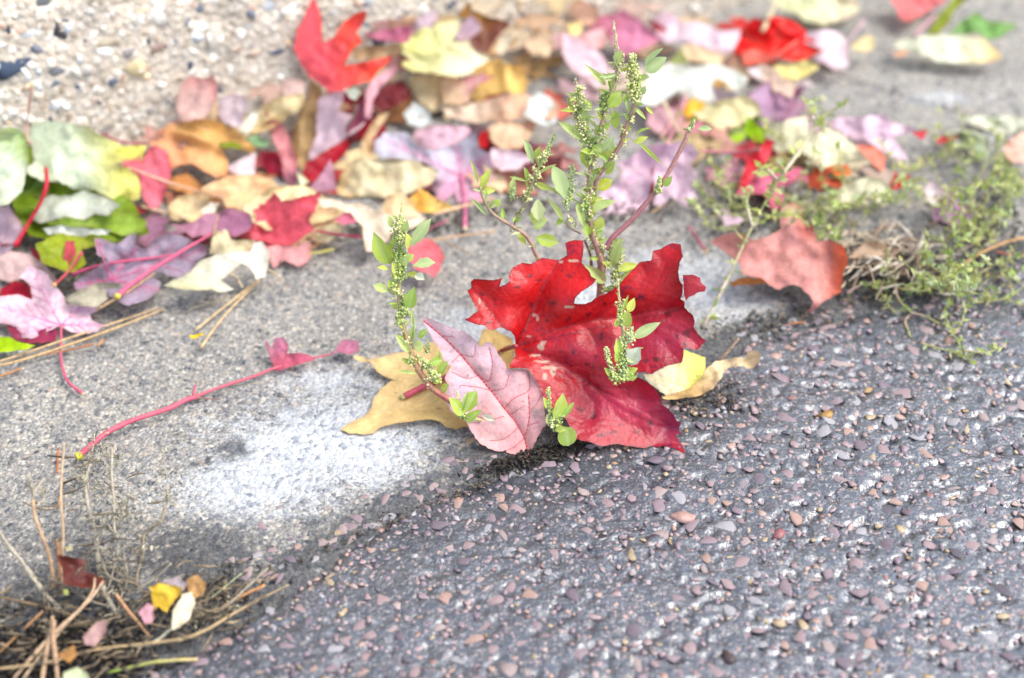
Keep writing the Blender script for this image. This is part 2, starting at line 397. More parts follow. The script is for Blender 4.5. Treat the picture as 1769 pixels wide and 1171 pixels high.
# ------------------------------------------------------------------ setting: ground sheets
def axis(lo, hi, step, far):
    c = np.arange(lo, hi+step/2, step); g = []; s = step; x = hi
    while x < far: s *= 1.35; x += s; g.append(x)
    g = np.array(g); lo2 = []; s = step; x = lo
    while x > -far: s *= 1.35; x -= s; lo2.append(x)
    return np.concatenate([np.array(lo2)[::-1], c, g])
def grid(name, X, Y, zf, mat, attrs, parent=None, keep=None):
    XX, YY = np.meshgrid(X, Y); Z = zf(XX, YY)
    V = np.stack([XX, YY, Z], -1).reshape(-1, 3); nx = len(X); ny = len(Y)
    i = np.arange(nx-1)[None, :] + nx*np.arange(ny-1)[:, None]
    F = np.stack([i, i+1, i+1+nx, i+nx], -1).reshape(-1, 4)
    if keep is not None:
        k = keep(XX, YY).reshape(-1); F = F[k[F].any(1)]
        used = np.unique(F); mp = -np.ones(len(V), int); mp[used] = np.arange(len(used)); V = V[used]; F = mp[F]
    me = mesh_np(name, V, F, mat)
    for an, fn in attrs.items():
        a = me.attributes.new(an, 'FLOAT', 'POINT'); a.data.foreach_set('value', fn(V[:, 0], V[:, 1]).astype(np.float32))
    return link(bpy.data.objects.new(name, me), parent)
def blobs(lst):
    pts = [(G(x, y)[:2], rx*0.000236, ry*0.000236*1.35, a) for x, y, rx, ry, a in lst]
    def f(x, y):
        s = 0*x
        for c, rx, ry, a in pts: s = np.maximum(s, a*np.exp(-((x-c[0])/rx)**2-((y-c[1])/ry)**2))
        return s
    return f
white = blobs([(560,770,190,85,1.0),(470,830,160,70,.85),(650,720,150,60,.8),(590,660,130,50,.6),(1240,500,80,75,1.0),(1140,470,110,60,.75),(1000,520,130,60,.8),(840,570,120,50,.8),(1300,520,70,30,.7),(760,600,100,40,.5),(1640,170,120,22,.5),(1700,240,90,30,.4),(650,820,80,30,.4)])
_damp_shade_b = blobs([(400,775,28,22,1.0),(330,960,150,60,.85),(560,905,120,20,.6),(700,872,110,18,.8),(850,785,90,30,1.3),(200,560,90,40,.35),(60,480,200,90,.45),(350,600,40,22,.4),(130,1060,220,120,.9),(1300,590,120,30,1.1),(1400,500,150,40,.9),(1600,480,200,60,.9),(1420,60,220,50,.35),(1500,160,60,14,.5)])  # damp patches; the one below the centre leaves doubles as painted contact shadow
def damp_shade(x, y):
    e = edge_dist(x, y); return np.maximum(_damp_shade_b(x, y), 0.9*np.exp(-np.minimum(0, e+0.004)**2/(0.009**2)))
_dry_shade = blobs([(900,815,150,50,1.4),(1200,700,90,50,1.2),(1010,800,140,50,.9),(700,920,140,40,.6),(960,900,80,50,.5),(1400,560,120,30,.5),(330,1130,120,50,.8),(1560,545,140,30,.6)])  # drier dark patches, strongest below the centre leaves as their painted contact shadow
CRACK = [G(x, y)[:2] for x, y in [(1380,100),(1480,140),(1560,165),(1640,190),(1769,218),(1950,262)]]
def crackd(x, y):
    best = np.full(np.shape(x), 1e9)
    for a, b in zip(CRACK[:-1], CRACK[1:]):
        ab = b-a; u = np.clip(((x-a[0])*ab[0]+(y-a[1])*ab[1])/(ab@ab), 0, 1)
        best = np.minimum(best, np.hypot(x-a[0]-u*ab[0], y-a[1]-u*ab[1]))
    return best
def z_con(x, y):
    w = np.exp(-(np.hypot(x, y)/0.9)**4)
    z = w*(0.0016*(fbm(x*45, y*45, 4, 5)-0.5)+0.0009*(fbm(x*320, y*320, 3, 8)-0.5))
    cr = crackd(x+0.003*(vnoise(x*60, y*60, 2)-.5), y+0.004*(vnoise(x*50, y*50, 4)-.5))
    z = z-0.0035*np.exp(-(cr/0.0022)**2)
    e = edge_dist(x, y)
    return z-0.0035*sstep(0.002, 0.012, e)
def z_asp(x, y):
    w = np.exp(-(np.hypot(x, y)/0.9)**4)
    e = edge_dist(x, y)+0.012*(fbm(x*60, y*60, 3, 31)-0.5)
    pit = sstep(0.54, 0.64, fbm(x*260, y*300, 4, 12))*(0.35+0.65*sstep(-0.1, 0.2, x-y*0.5))
    z = 0.0016*w*(fbm(x*50, y*50, 3, 11)-0.5)-0.0012*w*pit+0.0002*w*(fbm(x*420, y*420, 2, 15)-.5)
    return z-0.004+0.0052*sstep(-0.003, 0.008, e)
X = axis(-0.34, 0.40, 0.0018, 6); Y = axis(-0.21, 0.56, 0.0018, 6)
gutter = grid('gutter_pavement', X, Y, z_con, M_CON, {'white': white, 'damp_shade': damp_shade}, keep=lambda x, y: (edge_dist(x, y) < 0.02) & (((x-WA[0])*wout[0]+(y-WA[1])*wout[1]) > -0.05))
tag(gutter, kind='structure')
X = axis(-0.24, 0.40, 0.0011, 6); Y = axis(-0.20, 0.26, 0.0011, 6)
road = grid('asphalt_road', X, Y, z_asp, M_ASP, {'damp_shade': lambda x, y: np.clip(_dry_shade(x, y), 0, 1)}, keep=lambda x, y: edge_dist(x, y) > -0.012)
tag(road, kind='structure')
me = mesh_np('ground', [(-60,-60,-.02),(60,-60,-.02),(60,60,-.02),(-60,60,-.02)], [(0,1,2,3)], M_ASP)
tag(link(bpy.data.objects.new('ground', me)), kind='structure')

# stones set in the asphalt
STONE_COLS = [((196,168,168), 26), ((180,156,162), 18), ((208,184,178), 18), ((214,176,160), 12), ((216,190,152), 8), ((204,198,200), 7), ((150,132,142), 9), ((180,136,128), 2), ((196,160,114), 2), ((120,112,120), 3)]
def pick(rr, table):
    w = np.array([b for _, b in table], float); return table[rr.choice(len(table), p=w/w.sum())][0]
def stone_field():
    rr = np.random.default_rng(21)
    cells = {}; out = []
    def ok(x, y, r):
        i, j = int(x/0.008), int(y/0.008)
        for a in range(i-1, i+2):
            for b in range(j-1, j+2):
                for (u, v, q) in cells.get((a, b), ()):
                    if (u-x)**2+(v-y)**2 < (0.80*(q+r))**2: return False
        cells.setdefault((i, j), []).append((x, y, r)); return True
    for n, lo, hi in ((1050, .0023, .0043), (5600, .0012, .0025), (3600, .0006, .0013)):
        px = rr.uniform(-60, 1900, n*3); py = rr.uniform(440, 1250, n*3); g = G(px, py)
        e = edge_dist(g[:, 0], g[:, 1]); c = 0
        for k in range(n*3):
            if e[k] < 0.006 - 0.002: continue
            # even density on the ground: thin out the near rows
            if rr.random() > ((py[k]+900)/2150)**-2*0.35: continue
            r = rr.uniform(lo, hi) if lo > .002 else lo+(hi-lo)*rr.random()**1.6
            if ok(g[k, 0], g[k, 1], r):
                out.append((g[k, 0], g[k, 1], r, px[k], py[k])); c += 1
                if c >= n: break
    return out
st = stone_field()
st.sort(key=lambda s: -s[2]/np.linalg.norm(np.array([s[0], s[1], 0])-CAM)*(1 if (0 < s[3] < W and s[4] < H) else 0.01))
sx, sy = np.array([s[0] for s in st]), np.array([s[1] for s in st])
zs = np.max([z_asp(sx+a*.0016, sy+b*.0016) for a, b in ((0, 0), (1, 0), (-1, 0), (0, 1), (0, -1), (1, 1), (-1, -1))], axis=0)
rr = np.random.default_rng(5)
variants = []
for i in range(42):
    V, F = ROCKS[i % 14]; c = lin(pick(rr, STONE_COLS), 0.58)
    variants.append(mesh_np('stone', V, F, M_STONE, np.tile(c, (len(V), 1)), smooth=False))
mb = MB()
for i, (x, y, r, _, _) in enumerate(st):
    sc = np.array([r*rr.uniform(.9, 1.3), r*rr.uniform(.8, 1.15), r*rr.uniform(.40, .52)]); z = zs[i]-sc[2]*rr.uniform(0.25, 0.60); a = rr.uniform(0, 6.28)
    if i < 300:
        o = bpy.data.objects.new('stone', variants[rr.integers(42)]); o.location = (x, y, z); o.scale = sc; o.rotation_euler = (rr.normal(0, .15), rr.normal(0, .15), a); link(o, road)
    else:
        V, F = ROCKS[rr.integers(14)] if r > .0012 else ICO1
        mb.add((V*sc)@rotz(a).T+np.array([x, y, z]), F, lin(pick(rr, STONE_COLS), 0.58))
tag(mb.build('small_stones', M_STONE, road, smooth=False), kind='stuff')
for _ in range(110):                                    # aggregate stuck in the tar smear on the gutter side
    px = rr.uniform(400, 860); py = 1262-px*0.53-rr.exponential(26)-6
    if rr.random() < .25: px = rr.uniform(1280, 1480); py = 590-(px-1290)*.28-rr.exponential(12)
    g = G(px, py); r = rr.uniform(.0010, .0030)
    o = bpy.data.objects.new('stone', variants[rr.integers(42)]); o.location = (g[0], g[1], float(z_con(g[0], g[1]))-.0002); o.scale = (r*1.2, r*.9, r*.5); o.rotation_euler = (0, 0, rr.uniform(0, 6.28)); link(o, gutter)

# ------------------------------------------------------------------ the aggregate kerb wall
WL, WH, WTH = 1.7, 0.42, 0.3
nu, nv = 560, 150
u = np.linspace(-WL, WL, nu)*1.0; u = np.sign(u)*np.abs(u/WL)**1.5*WL; v = np.linspace(-0.02, WH, nv)
UU, VV = np.meshgrid(u, v)
def woff(a, b): return 0.005*(fbm(a*14, b*14, 3, 3)-0.5)+0.0045*(fbm(a*90, b*90, 4, 6)-0.5)
off = woff(UU, VV)
wmid = G(330, 200)[:2]; u0 = (wmid-WA)@wdir[:2]
wallroot = empty('kerb_wall', WP+wdir*u0)
tag(wallroot, 'pale beige exposed aggregate concrete wall rising behind the leaf drift', 'wall')
def wpt(U, Vv, o): return WP + (U+u0)[..., None]*wdir + Vv[..., None]*wup + o[..., None]*wn
VW = wpt(UU, VV, off).reshape(-1, 3)
i = np.arange(nu-1)[None, :] + nu*np.arange(nv-1)[:, None]
FW = np.stack([i, i+1, i+1+nu, i+nu], -1).reshape(-1, 4)
top = VW.reshape(nv, nu, 3)[-1]; back = top - wout*WTH; bot = back.copy(); bot[:, 2] = -0.02
n0 = len(VW); VW = np.vstack([VW, back, bot])
j = np.arange(nu-1); tp = (nv-1)*nu
FW = np.vstack([FW, np.stack([tp+j, tp+j+1, n0+j+1, n0+j], -1), np.stack([n0+j, n0+j+1, n0+nu+j+1, n0+nu+j], -1)])
me = mesh_np('wall_face', VW-np.array(wallroot.location), FW, M_WALL)
link(bpy.data.objects.new('wall_face', me), wallroot)
PEB = [((236,226,208), 26), ((246,240,230), 18), ((222,206,184), 20), ((206,186,168), 10), ((228,200,160), 7), ((160,152,148), 7), ((120,124,134), 5), ((84,90,104), 4), ((196,160,140), 5), ((190,196,200), 5)]
pv = []
for i in range(40):
    V, F = ROCKS[i % 14]; c = lin(pick(rr, PEB), 1.0); pv.append((mesh_np('pebble', V, F, M_PEBBLE, np.tile(c, (len(V), 1)))))
base_rot = np.column_stack([wdir, wup, wn])
def place_peb(px, py, r, sc, mesh, ang, sunk=0.35):
    t = float(wall_t(px, py, 0.0)); p = CAM+ray(px, py)*t
    p = p+wn*float(woff(np.array([(p-WP)@wdir-u0]), np.array([(p-WP)@wup]))[0])
    o = bpy.data.objects.new('pebble', mesh)
    m = Matrix([list(x) for x in base_rot@rotz(ang)]).to_4x4()
    m = Matrix.Translation(Vector(p-wn*r*sc[2]*sunk-np.array(wallroot.location)))@m@Matrix.Diagonal((r*sc[0], r*sc[1], r*sc[2], 1))
    o.matrix_local = m; link(o, wallroot); o.matrix_local = m
def cpeb(c, k=0.95):
    V, F = ROCKS[rr.integers(14)]; return mesh_np('pebble', V, F, M_PEBBLE, np.tile(lin(c, k), (len(V), 1)))
special = [(22,114,38,20,(72,84,104)),(95,122,17,18,(120,122,126)),(104,54,10,22,(70,68,70)),(8,50,12,13,(70,80,90)),(70,8,22,14,(110,112,112)),(190,70,30,14,(200,186,160)),(55,52,20,26,(236,240,240)),
           (335,50,34,22,(246,240,228)),(370,60,18,32,(205,196,180)),(420,45,16,20,(190,190,186)),(238,112,26,24,(228,206,160)),(275,25,24,28,(240,234,222)),(180,90,22,16,(250,246,238)),(30,22,22,14,(190,196,200)),(440,90,18,12,(214,190,168)),
           (195,140,10,12,(110,116,130)),(270,83,18,10,(160,134,124)),(415,85,12,10,(176,140,116)),(500,20,22,14,(240,230,216)),(20,330,40,60,(160,156,150)),(470,8,26,14,(196,200,204)),(345,14,10,12,(120,126,140)),(590,60,24,20,(246,244,240)),(680,40,40,26,(240,234,224)),(100,180,16,14,(250,250,248)),(122,182,14,12,(252,250,248)),(70,145,14,20,(244,242,238)),(150,118,18,14,(210,200,190))]
for (px, py, rx, ry, c) in special:
    k = 0.00030
    place_peb(px, py, k, (rx, ry, min(rx, ry)*0.8), cpeb(c), rr.uniform(-.3, .3), 0.3)
n = 0; placed = []
while n < 272:
    px = rr.uniform(-60, 1000); py = rr.uniform(-60, 330)
    if py > 330-px*0.33: continue
    r = rr.uniform(8, 26)*(0.55+0.45*rr.random())
    if any((px-a)**2+(py-b)**2 < (0.85*(r+q))**2 for a, b, q in placed) and rr.random() < .93: continue
    placed.append((px, py, r)); place_peb(px, py, 0.00030*r, (rr.uniform(.8, 1.4), rr.uniform(.6, .9), rr.uniform(.5, .8)), pv[rr.integers(40)], rr.uniform(0, 6.28)); n += 1
mb = MB()
U = rr.uniform(-0.9, 1.1, 5200); Vv = rr.uniform(0, WH-0.01, 5200)*rr.random(5200)**0.5; P = wpt(U, Vv, woff(U, Vv))
for k in range(len(U)):
    V, F = ROCKS[rr.integers(14)] if k % 2 else ICO1
    r = rr.uniform(.0009, .0028); mb.add((V*np.array([1.2, .8, .5])*r)@(base_rot@rotz(rr.uniform(0, 6))).T+P[k], F, lin(pick(rr, PEB), 1.0))
tag(mb.build('fine_pebbles', M_PEBBLE, wallroot), kind='stuff')

# ------------------------------------------------------------------ depth map of what already lies there (for stacking leaves)
CS = 6.0; OX, OY = -240, -180; BW, BH = int((W+480)/CS), int((H+360)/CS)
bx, by = np.meshgrid(OX+(np.arange(BW)+.5)*CS, OY+(np.arange(BH)+.5)*CS)
BUF = np.minimum(ground_t(bx, by, 0.0012), wall_t(bx, by))
def bidx(px, py):
    return (np.clip(((np.asarray(py)-OY)/CS).astype(int), 0, BH-1), np.clip(((np.asarray(px)-OX)/CS).astype(int), 0, BW-1))
def to_px(P):
    d = np.asarray(P)-CAM; z = d@FWD
    return d[..., 0]/z/0.72*W+W/2, H/2-(d@UPV)/z/0.72*W
def inside(px, py, poly):
    c = np.zeros(len(px), bool); x0, y0 = poly[-1]
    for x1, y1 in poly:
        m = ((y1 > py) != (y0 > py)) & (px < (x0-x1)*(py-y1)/(y0-y1+1e-12)+x1); c ^= m; x0, y0 = x1, y1
    return c
def seg_dist(px, py, segs):
    best = np.full(len(px), 1e9)
    for a, b in segs:
        ab = b-a; u = np.clip(((px-a[0])*ab[0]+(py-a[1])*ab[1])/(ab@ab+1e-9), 0, 1)
        best = np.minimum(best, np.hypot(px-a[0]-u*ab[0], py-a[1]-u*ab[1]))
    return best
def roughen(poly, amp, step, seed, tooth=0.0):
    rr = np.random.default_rng(seed); out = []
    n = len(poly)
    for i in range(n):
        a, b = poly[i], poly[(i+1) % n]; l = np.hypot(*(b-a)); k = max(1, int(l/step)); nn = np.array([b[1]-a[1], a[0]-b[0]])/(l+1e-9)
        for j in range(k):
            p = a+(b-a)*j/k
            s = amp*rr.normal()*0.6
            if tooth and j: s += tooth*(1 if j % 2 else -0.3)
            out.append(p+nn*s*(1 if j else .4))
    return np.array(out)
def sidevein(a, b, poly, n=5, ang=42, ln=0.45):
    out = []; d = b-a; l = np.hypot(*d); t = math.atan2(d[1], d[0])
    for k in range(1, n+1):
        p = a+d*(k/(n+1.0))
        for s in (-1, 1):
            q = t+s*R(ang); e = p.copy(); steps = int(l*ln*(1-k/(n+2.0))/3)
            pts = [p]
            for j in range(steps):
                q -= s*R(1.2); e2 = e+3*np.array([math.cos(q), math.sin(q)])
                if not inside(e2[:1], e2[1:], poly)[0]: break
                e = e2
            if np.hypot(*(e-p)) > 6: out.append((p, e))
    return out
NAMED = []
def make_leaf(key, pts, col, label, tilt=18, az=-90, h=None, step=6.5, amp=1.6, tooth=0.0, warp=0.05, curl=0.03, edgec=0.02,
              veins=None, vcol=None, vw=2.2, petiole=None, pcol=(215,110,135), pr=1.6, mat=None, col2=None, grad=None, name='leaf', group='fallen leaves in the drift',
              side=4, veingeo=False, seed=None, maxh=0.07, push=True, zmin=0.0011, pct=82, colfn=None, origin=None, vk=0.55, P0=None, fold=None, kc=0.94, extra=None, cat='leaf', rimc=((150, 95, 60), .55)):
    poly0 = T(key, pts); seed = len(NAMED)*7+3 if seed is None else seed
    ar = poly0[:, 0]@np.roll(poly0[:, 1], -1)-poly0[:, 1]@np.roll(poly0[:, 0], -1)
    if ar < 0: poly0 = poly0[::-1].copy()
    poly = roughen(poly0, amp, max(step*1.1, 5 if tooth else step), seed, tooth)
    cx, cy = poly0.mean(0); size_px = max(np.ptp(poly0[:, 0]), np.ptp(poly0[:, 1]))
    n = np.array([math.sin(R(tilt))*math.cos(R(az)), math.sin(R(tilt))*math.sin(R(az)), math.cos(R(tilt))])
    rr = np.random.default_rng(seed)
    x0, y0 = poly.min(0); x1, y1 = poly.max(0)
    gx, gy = np.meshgrid(np.arange(x0, x1, step), np.arange(y0, y1, step*0.9))
    gx = gx+(np.arange(gx.shape[0])[:, None] % 2)*step*.5
    gx = (gx+rr.uniform(-.2, .2, gx.shape)*step).ravel(); gy = (gy+rr.uniform(-.2, .2, gy.shape)*step).ravel()
    bsegs = [(poly[i], poly[(i+1) % len(poly)]) for i in range(len(poly))]
    m = inside(gx, gy, poly); gx, gy = gx[m], gy[m]; ed = seg_dist(gx, gy, bsegs); m = ed > step*.45; gx, gy = gx[m], gy[m]
    pts2 = [Vector((float(a), float(b))) for a, b in poly]+[Vector((float(a), float(b))) for a, b in zip(gx, gy)]
    ne = len(poly)
    r = delaunay_2d_cdt(pts2, [(i, (i+1) % ne) for i in range(ne)], [], 1, 1e-4)
    PV = np.array([(v.x, v.y) for v in r[0]]); F = np.array([f for f in r[2] if len(f) == 3])
    if len(F) == 0: return None
    PV2 = PV; px, py = PV[:, 0], PV[:, 1]
    cen = PV[F].mean(1); F = F[inside(cen[:, 0], cen[:, 1], poly)]
    used = np.unique(F); mp = -np.ones(len(PV), int); mp[used] = np.arange(len(used)); PV = PV[used]; F = mp[F]; px, py = PV[:, 0], PV[:, 1]
    # relief above the leaf's own plane
    if P0 is None: P0 = G(cx, cy, 0.004 if h is None else h)
    P0 = np.array(P0, float)
    sm = size_px*0.000236*1.2
    def hit(ppx, ppy, off):
        rdir = ray(ppx, ppy); den = rdir@n; den = np.where(den > -0.12, -0.12, den)
        return (((P0-CAM)@n)+off)/den
    t0 = hit(px, py, 0.0); Q = CAM+ray(px, py)*t0[:, None]; q = (Q-P0)
    ax1 = np.cross(n, [0, 1, 0.1]); ax1 /= np.linalg.norm(ax1); ax2 = np.cross(n, ax1)
    uu, vv = q@ax1/sm, q@ax2/sm
    ed = seg_dist(px, py, [(poly[i], poly[(i+1) % len(poly)]) for i in range(len(poly))])
    a0 = rr.uniform(0, 3.14)
    w1 = uu*math.cos(a0)+vv*math.sin(a0)
    off = sm*(curl*4*(w1**2)*rr.choice([-.4, 1]) + warp*2*(fbm(uu*2.2+seed*3.1, vv*2.2+seed, 3, seed)-.5) + warp*.5*(fbm(uu*8+seed, vv*8, 2, seed+5)-.5)*2)
    off = off+sm*edgec*np.exp(-ed/(size_px*.07))*(2*vnoise(uu*4+9, vv*4+seed, seed)-0.6)
    segs = []; prim = []
    if veins is None and size_px > 34 and extra is None:
        dm = np.hypot(poly0[:, None, 0]-poly0[None, :, 0], poly0[:, None, 1]-poly0[None, :, 1]); ia, ib = np.unravel_index(dm.argmax(), dm.shape)
        va, vb = (poly0[ia], poly0[ib]) if rr.random() < .5 else (poly0[ib], poly0[ia]); segs.append((va, vb, .9))
        for s in sidevein(va, vb, poly, 4): segs.append((s[0], s[1], 0.5))
        vcol = vcol or (tuple(np.clip(np.array(col)*1.1+12, 0, 255)) if rr.random() < .5 else tuple(np.array(col)*.8))
    if veins is not None:
        b = T(key, [veins[0]])[0]; tips = T(key, veins[1])
        for tp in tips:
            prim.append((b, tp)); segs.append((b, tp, 1.0))
            for s in sidevein(b, tp, poly, side): segs.append((s[0], s[1], 0.55))
    if extra:
        for line, wgt in extra:
            lp = T(key, line)
            if len(lp) > 2: lp = catmull(lp, 5)
            for i in range(len(lp)-1): segs.append((lp[i], lp[i+1], wgt))
    if kc == 0.94: col = tuple(np.clip(np.array(col)*[1.03, 1.0, .95], 0, 255)); col2 = None if col2 is None else tuple(np.clip(np.array(col2)*[1.03, 1.0, .95], 0, 255))
    c0 = lin(col, kc); C = np.tile(c0, (len(px), 1))
    C = C*(0.82+0.36*fbm(px/38.+seed, py/38., 3, seed+3))[:, None]
    if col2 is not None:
        g0, g1 = T(key, [grad[0]])[0], T(key, [grad[1]])[0]; gd = g1-g0
        f = ((px-g0[0])*gd[0]+(py-g0[1])*gd[1])/(gd@gd)+0.6*(fbm(px/45., py/45., 3, seed)-.5)
        f = sstep(0, 1, f)[:, None]; C = C*(1-f)+lin(col2, kc)*f
    # slight browning of the rim
    rim = (np.exp(-ed/2.6)*(0.25+0.5*vnoise(px/14., py/14., seed)))[:, None]
    C = C*(1-rim*rimc[1])+lin(rimc[0], .6)*rim*rimc[1]
    if segs:
        vc = lin(vcol if vcol is not None else tuple(np.array(col)*.8), kc)
        prof = np.zeros(len(px))
        for a, b, wgt in segs:
            dd = seg_dist(px, py, [(a, b)]); prof = np.maximum(prof, wgt*np.exp(-(dd/(vw*(.6+.6*wgt)))**2))
            off = off-0.35*sm*0.02*wgt*np.exp(-dd/(size_px*.035))
        C = C*(1-vk*prof[:, None])+vc*vk*prof[:, None]
    if fold is not None:
        for (fa, fb, amt, wid) in fold:
            fa, fb = T(key, [fa])[0], T(key, [fb])[0]; dd = seg_dist(px, py, [(fa, fb)]); off = off+amt*np.exp(-(dd/wid)**2)
    if colfn is not None: C = colfn(px, py, C)
    # stack it on what already lies there
    if push:
        i = bidx(px, py); t = hit(px, py, off); need = (t-BUF[i]+0.0012)*(-(ray(px, py)@n))
        s = float(np.clip(np.percentile(need, pct), 0.0, maxh)); off = off+s
    t = hit(px, py, off)
    gt = ground_t(px, py, zmin+0.0006*vnoise(px/20., py/20., seed)); wt = wall_t(px, py, 0.006)
    t = np.minimum(t, np.minimum(gt, wt))
    V = CAM+ray(px, py)*t[:, None]
    i = bidx(px, py)
    np.minimum.at(BUF, i, t)
    nbi = bidx(px+CS*.8, py+CS*.5); np.minimum.at(BUF, nbi, t)
    fn = np.cross(V[F[:, 1]]-V[F[:, 0]], V[F[:, 2]]-V[F[:, 0]]).sum(0)
    if fn@(CAM-V.mean(0)) < 0: F = F[:, ::-1].copy()
    org = V.mean(0); org[2] = V[:, 2].min()
    if petiole is not None or veingeo:
        root = empty(name, org); tag(root, label, cat, group)
        me = mesh_np('blade', V-org, F, mat or M_LEAF, C); blade = link(bpy.data.objects.new('blade', me), root)
        from_px = np.column_stack([px, py])
        def on(pp, lift):
            dd = np.hypot(px-pp[0], py-pp[1]); k = np.argsort(dd)[:4]; w = 1/(dd[k]+.5); tt = (t[k]*w).sum()/w.sum()
            r_ = ray(pp[0], pp[1]); return CAM+r_*(tt-lift)
        if veingeo:
            vm = MB()
            for a, b, wgt in segs:
                k = max(1, int(np.hypot(*(b-a))/9)); pl = [on(a+(b-a)*j/k, 0.00012) for j in range(k+1)]
                V2, F2, C2 = tube(pl, [0.00042*wgt*vw/2.2, 0.00012 if extra is None else 0.00036*wgt*vw/2.2], 5, 2, c=vc, c2=(vc+c0)/2)
                vm.add(V2, F2, C2)
            vm.build('vein', M_STEM, root)
        if petiole is not None:
            pp = T(key, petiole['pts']); L0 = petiole.get('lift', 0.0008); pl = []
            for k, q_ in enumerate(pp):
                dd = np.hypot(px-q_[0], py-q_[1]).min()
                if dd < 8: pl.append(on(q_, L0+0.0006))
                else:
                    tt = min(BUF[bidx(q_[0], q_[1])], float(ground_t(q_[0], q_[1], 0.0022)))-L0
                    if petiole.get('free') is not None: tt = t.mean() if False else tt-petiole['free'][k]
                    pl.append(CAM+ray(q_[0], q_[1])*tt)
            pm = MB(); r0 = pr*0.000236
            V2, F2, C2 = tube(pl, [r0*.9, r0*.85, r0, r0*1.35], 8, 8, c=lin(pcol), c2=lin(petiole.get('col2', pcol)), bumpy=.12, seed=seed)
            pm.add(V2, F2, C2); e = pl[-1]; pm.add(ICO1[0]*r0*1.5+e, ICO1[1], lin(petiole.get('tip', (225,200,130))))
            pm.build('petiole', M_STEM, root)
        ob = root
    else:
        me = mesh_np(name, V-org, F, mat or M_LEAF, C); ob = bpy.data.objects.new(name, me); ob.location = org; link(ob); tag(ob, label, cat, group)
    NAMED.append((cx, cy, label, ob)); return ob
def stalk(key, pts, r, col, label, name='pine_needle', cat='pine needle', group=None, col2=None, lift=0.0012, mat=None, arch=0.0, sides=6, parent=None, heights=None, tip=None, bumpy=.1):
    pp = T(key, pts); pl = []; m = len(pp)
    for k, q in enumerate(pp):
        tt = float(min(BUF[bidx(q[0], q[1])], ground_t(q[0], q[1], 0.0022)))-lift-arch*math.sin(math.pi*k/max(1, m-1))
        if heights is not None: tt = float(ground_t(q[0], q[1], heights[k]*.6+.0008))
        pl.append(CAM+ray(q[0], q[1])*tt)
    pl = np.array(pl)
    if heights is None and m > 2:
        for _ in range(1): pl[1:-1] = np.where(True, (pl[:-2]+2*pl[1:-1]+pl[2:])/4, 0)
    r = np.atleast_1d(r)*0.000236
    V, F, C = tube(pl, r, sides, 6, c=lin(col), c2=lin(col2 or col), bumpy=bumpy, seed=int(pp[0][0]))
    mb = MB(); mb.add(V, F, C)
    if tip: mb.add(ICO1[0]*r.max()*1.25+pl[-1], ICO1[1], lin(tip))
    if parent is not None: return mb.build(name, mat or M_TWIG, parent)
    o = mb.build(name, mat or M_TWIG, None, origin=pl[0]); tag(o, label, cat, group); return o

# ------------------------------------------------------------------ the leaf drift: leaves deep in the pile first
MAPLE = [(0,0),(.10,-.02),(.22,-.20),(.20,-.32),(.36,-.30),(.50,-.42),(.52,-.30),(.44,-.16),(.58,-.12),(.74,-.16),(.80,-.04),(.98,.02),(.82,.10),(.70,.18),(.56,.14),(.42,.16),(.52,.30),(.50,.44),(.34,.32),(.20,.36),(.22,.20),(.10,.04)]
OVAL = [(0,0),(.12,-.14),(.34,-.24),(.6,-.24),(.84,-.13),(1,0),(.84,.14),(.6,.25),(.34,.24),(.12,.13)]
deep = [
 (30,420,95,20,(150,10,45),0,'dark crimson'),(95,455,90,80,(120,20,50),0,'deep maroon'),(230,400,100,-30,(140,30,60),0,'wine red'),(330,430,100,160,(110,40,60),0,'maroon'),
 (150,360,110,40,(110,130,40),0,'olive green'),(420,330,110,10,(200,150,110),0,'tan'),(330,350,110,100,(190,130,110),0,'dull pink brown'),(470,300,110,-60,(150,20,50),0,'deep red'),
 (560,330,120,30,(170,60,70),0,'brick red'),(590,250,110,110,(110,20,40),0,'dark wine'),(620,190,110,-20,(130,30,40),0,'dark red'),(690,210,120,60,(190,140,100),0,'light brown'),
 (560,200,110,170,(205,170,130),1,'pale tan'),(700,120,120,20,(200,150,150),0,'dusty pink'),(780,150,110,80,(180,110,60),0,'ochre brown'),(860,190,120,-30,(160,60,60),0,'rusty red'),
 (850,100,110,40,(190,160,120),1,'dry beige'),(930,60,120,-80,(210,180,150),0,'sandy'),(930,130,120,30,(200,170,120),0,'straw coloured'),(960,200,120,100,(190,100,90),0,'salmon brown'),
 (880,280,130,10,(120,40,70),0,'dark plum'),(960,290,120,-50,(170,120,120),0,'grey pink'),(1010,170,120,60,(210,180,190),0,'pale mauve'),(1120,100,120,-10,(200,180,150),0,'beige'),
 (1140,200,120,130,(190,140,150),0,'dull rose'),(1210,160,120,20,(200,160,90),1,'mustard'),(1200,60,110,-70,(210,190,160),0,'cream beige'),(1290,130,110,0,(190,150,130),0,'tan pink'),
 (1330,180,110,90,(140,110,120),0,'grey purple'),(1290,240,120,-30,(120,140,60),0,'moss green'),(1360,300,110,40,(150,130,80),1,'olive brown'),(1420,330,90,-20,(190,80,50),0,'rust orange'),
 (1260,320,100,70,(200,150,170),0,'pink grey'),(410,250,100,30,(220,200,160),1,'cream'),(350,260,110,-40,(210,160,110),0,'light orange'),(500,390,100,0,(180,60,80),0,'raspberry'),
 (720,300,110,-10,(180,140,120),1,'fawn'),(800,250,120,150,(160,130,150),0,'ash purple'),(60,330,110,-60,(100,130,50),1,'dark green'),(1100,30,110,10,(215,190,180),0,'pale peach'),
 (1010,40,110,100,(200,160,140),1,'pinkish tan'),(770,60,110,-100,(190,170,130),1,'khaki'),(840,30,100,30,(220,205,180),0,'whitish tan'),(680,60,90,0,(190,150,150),1,'faded pink'),
]
deep += [
][:0]
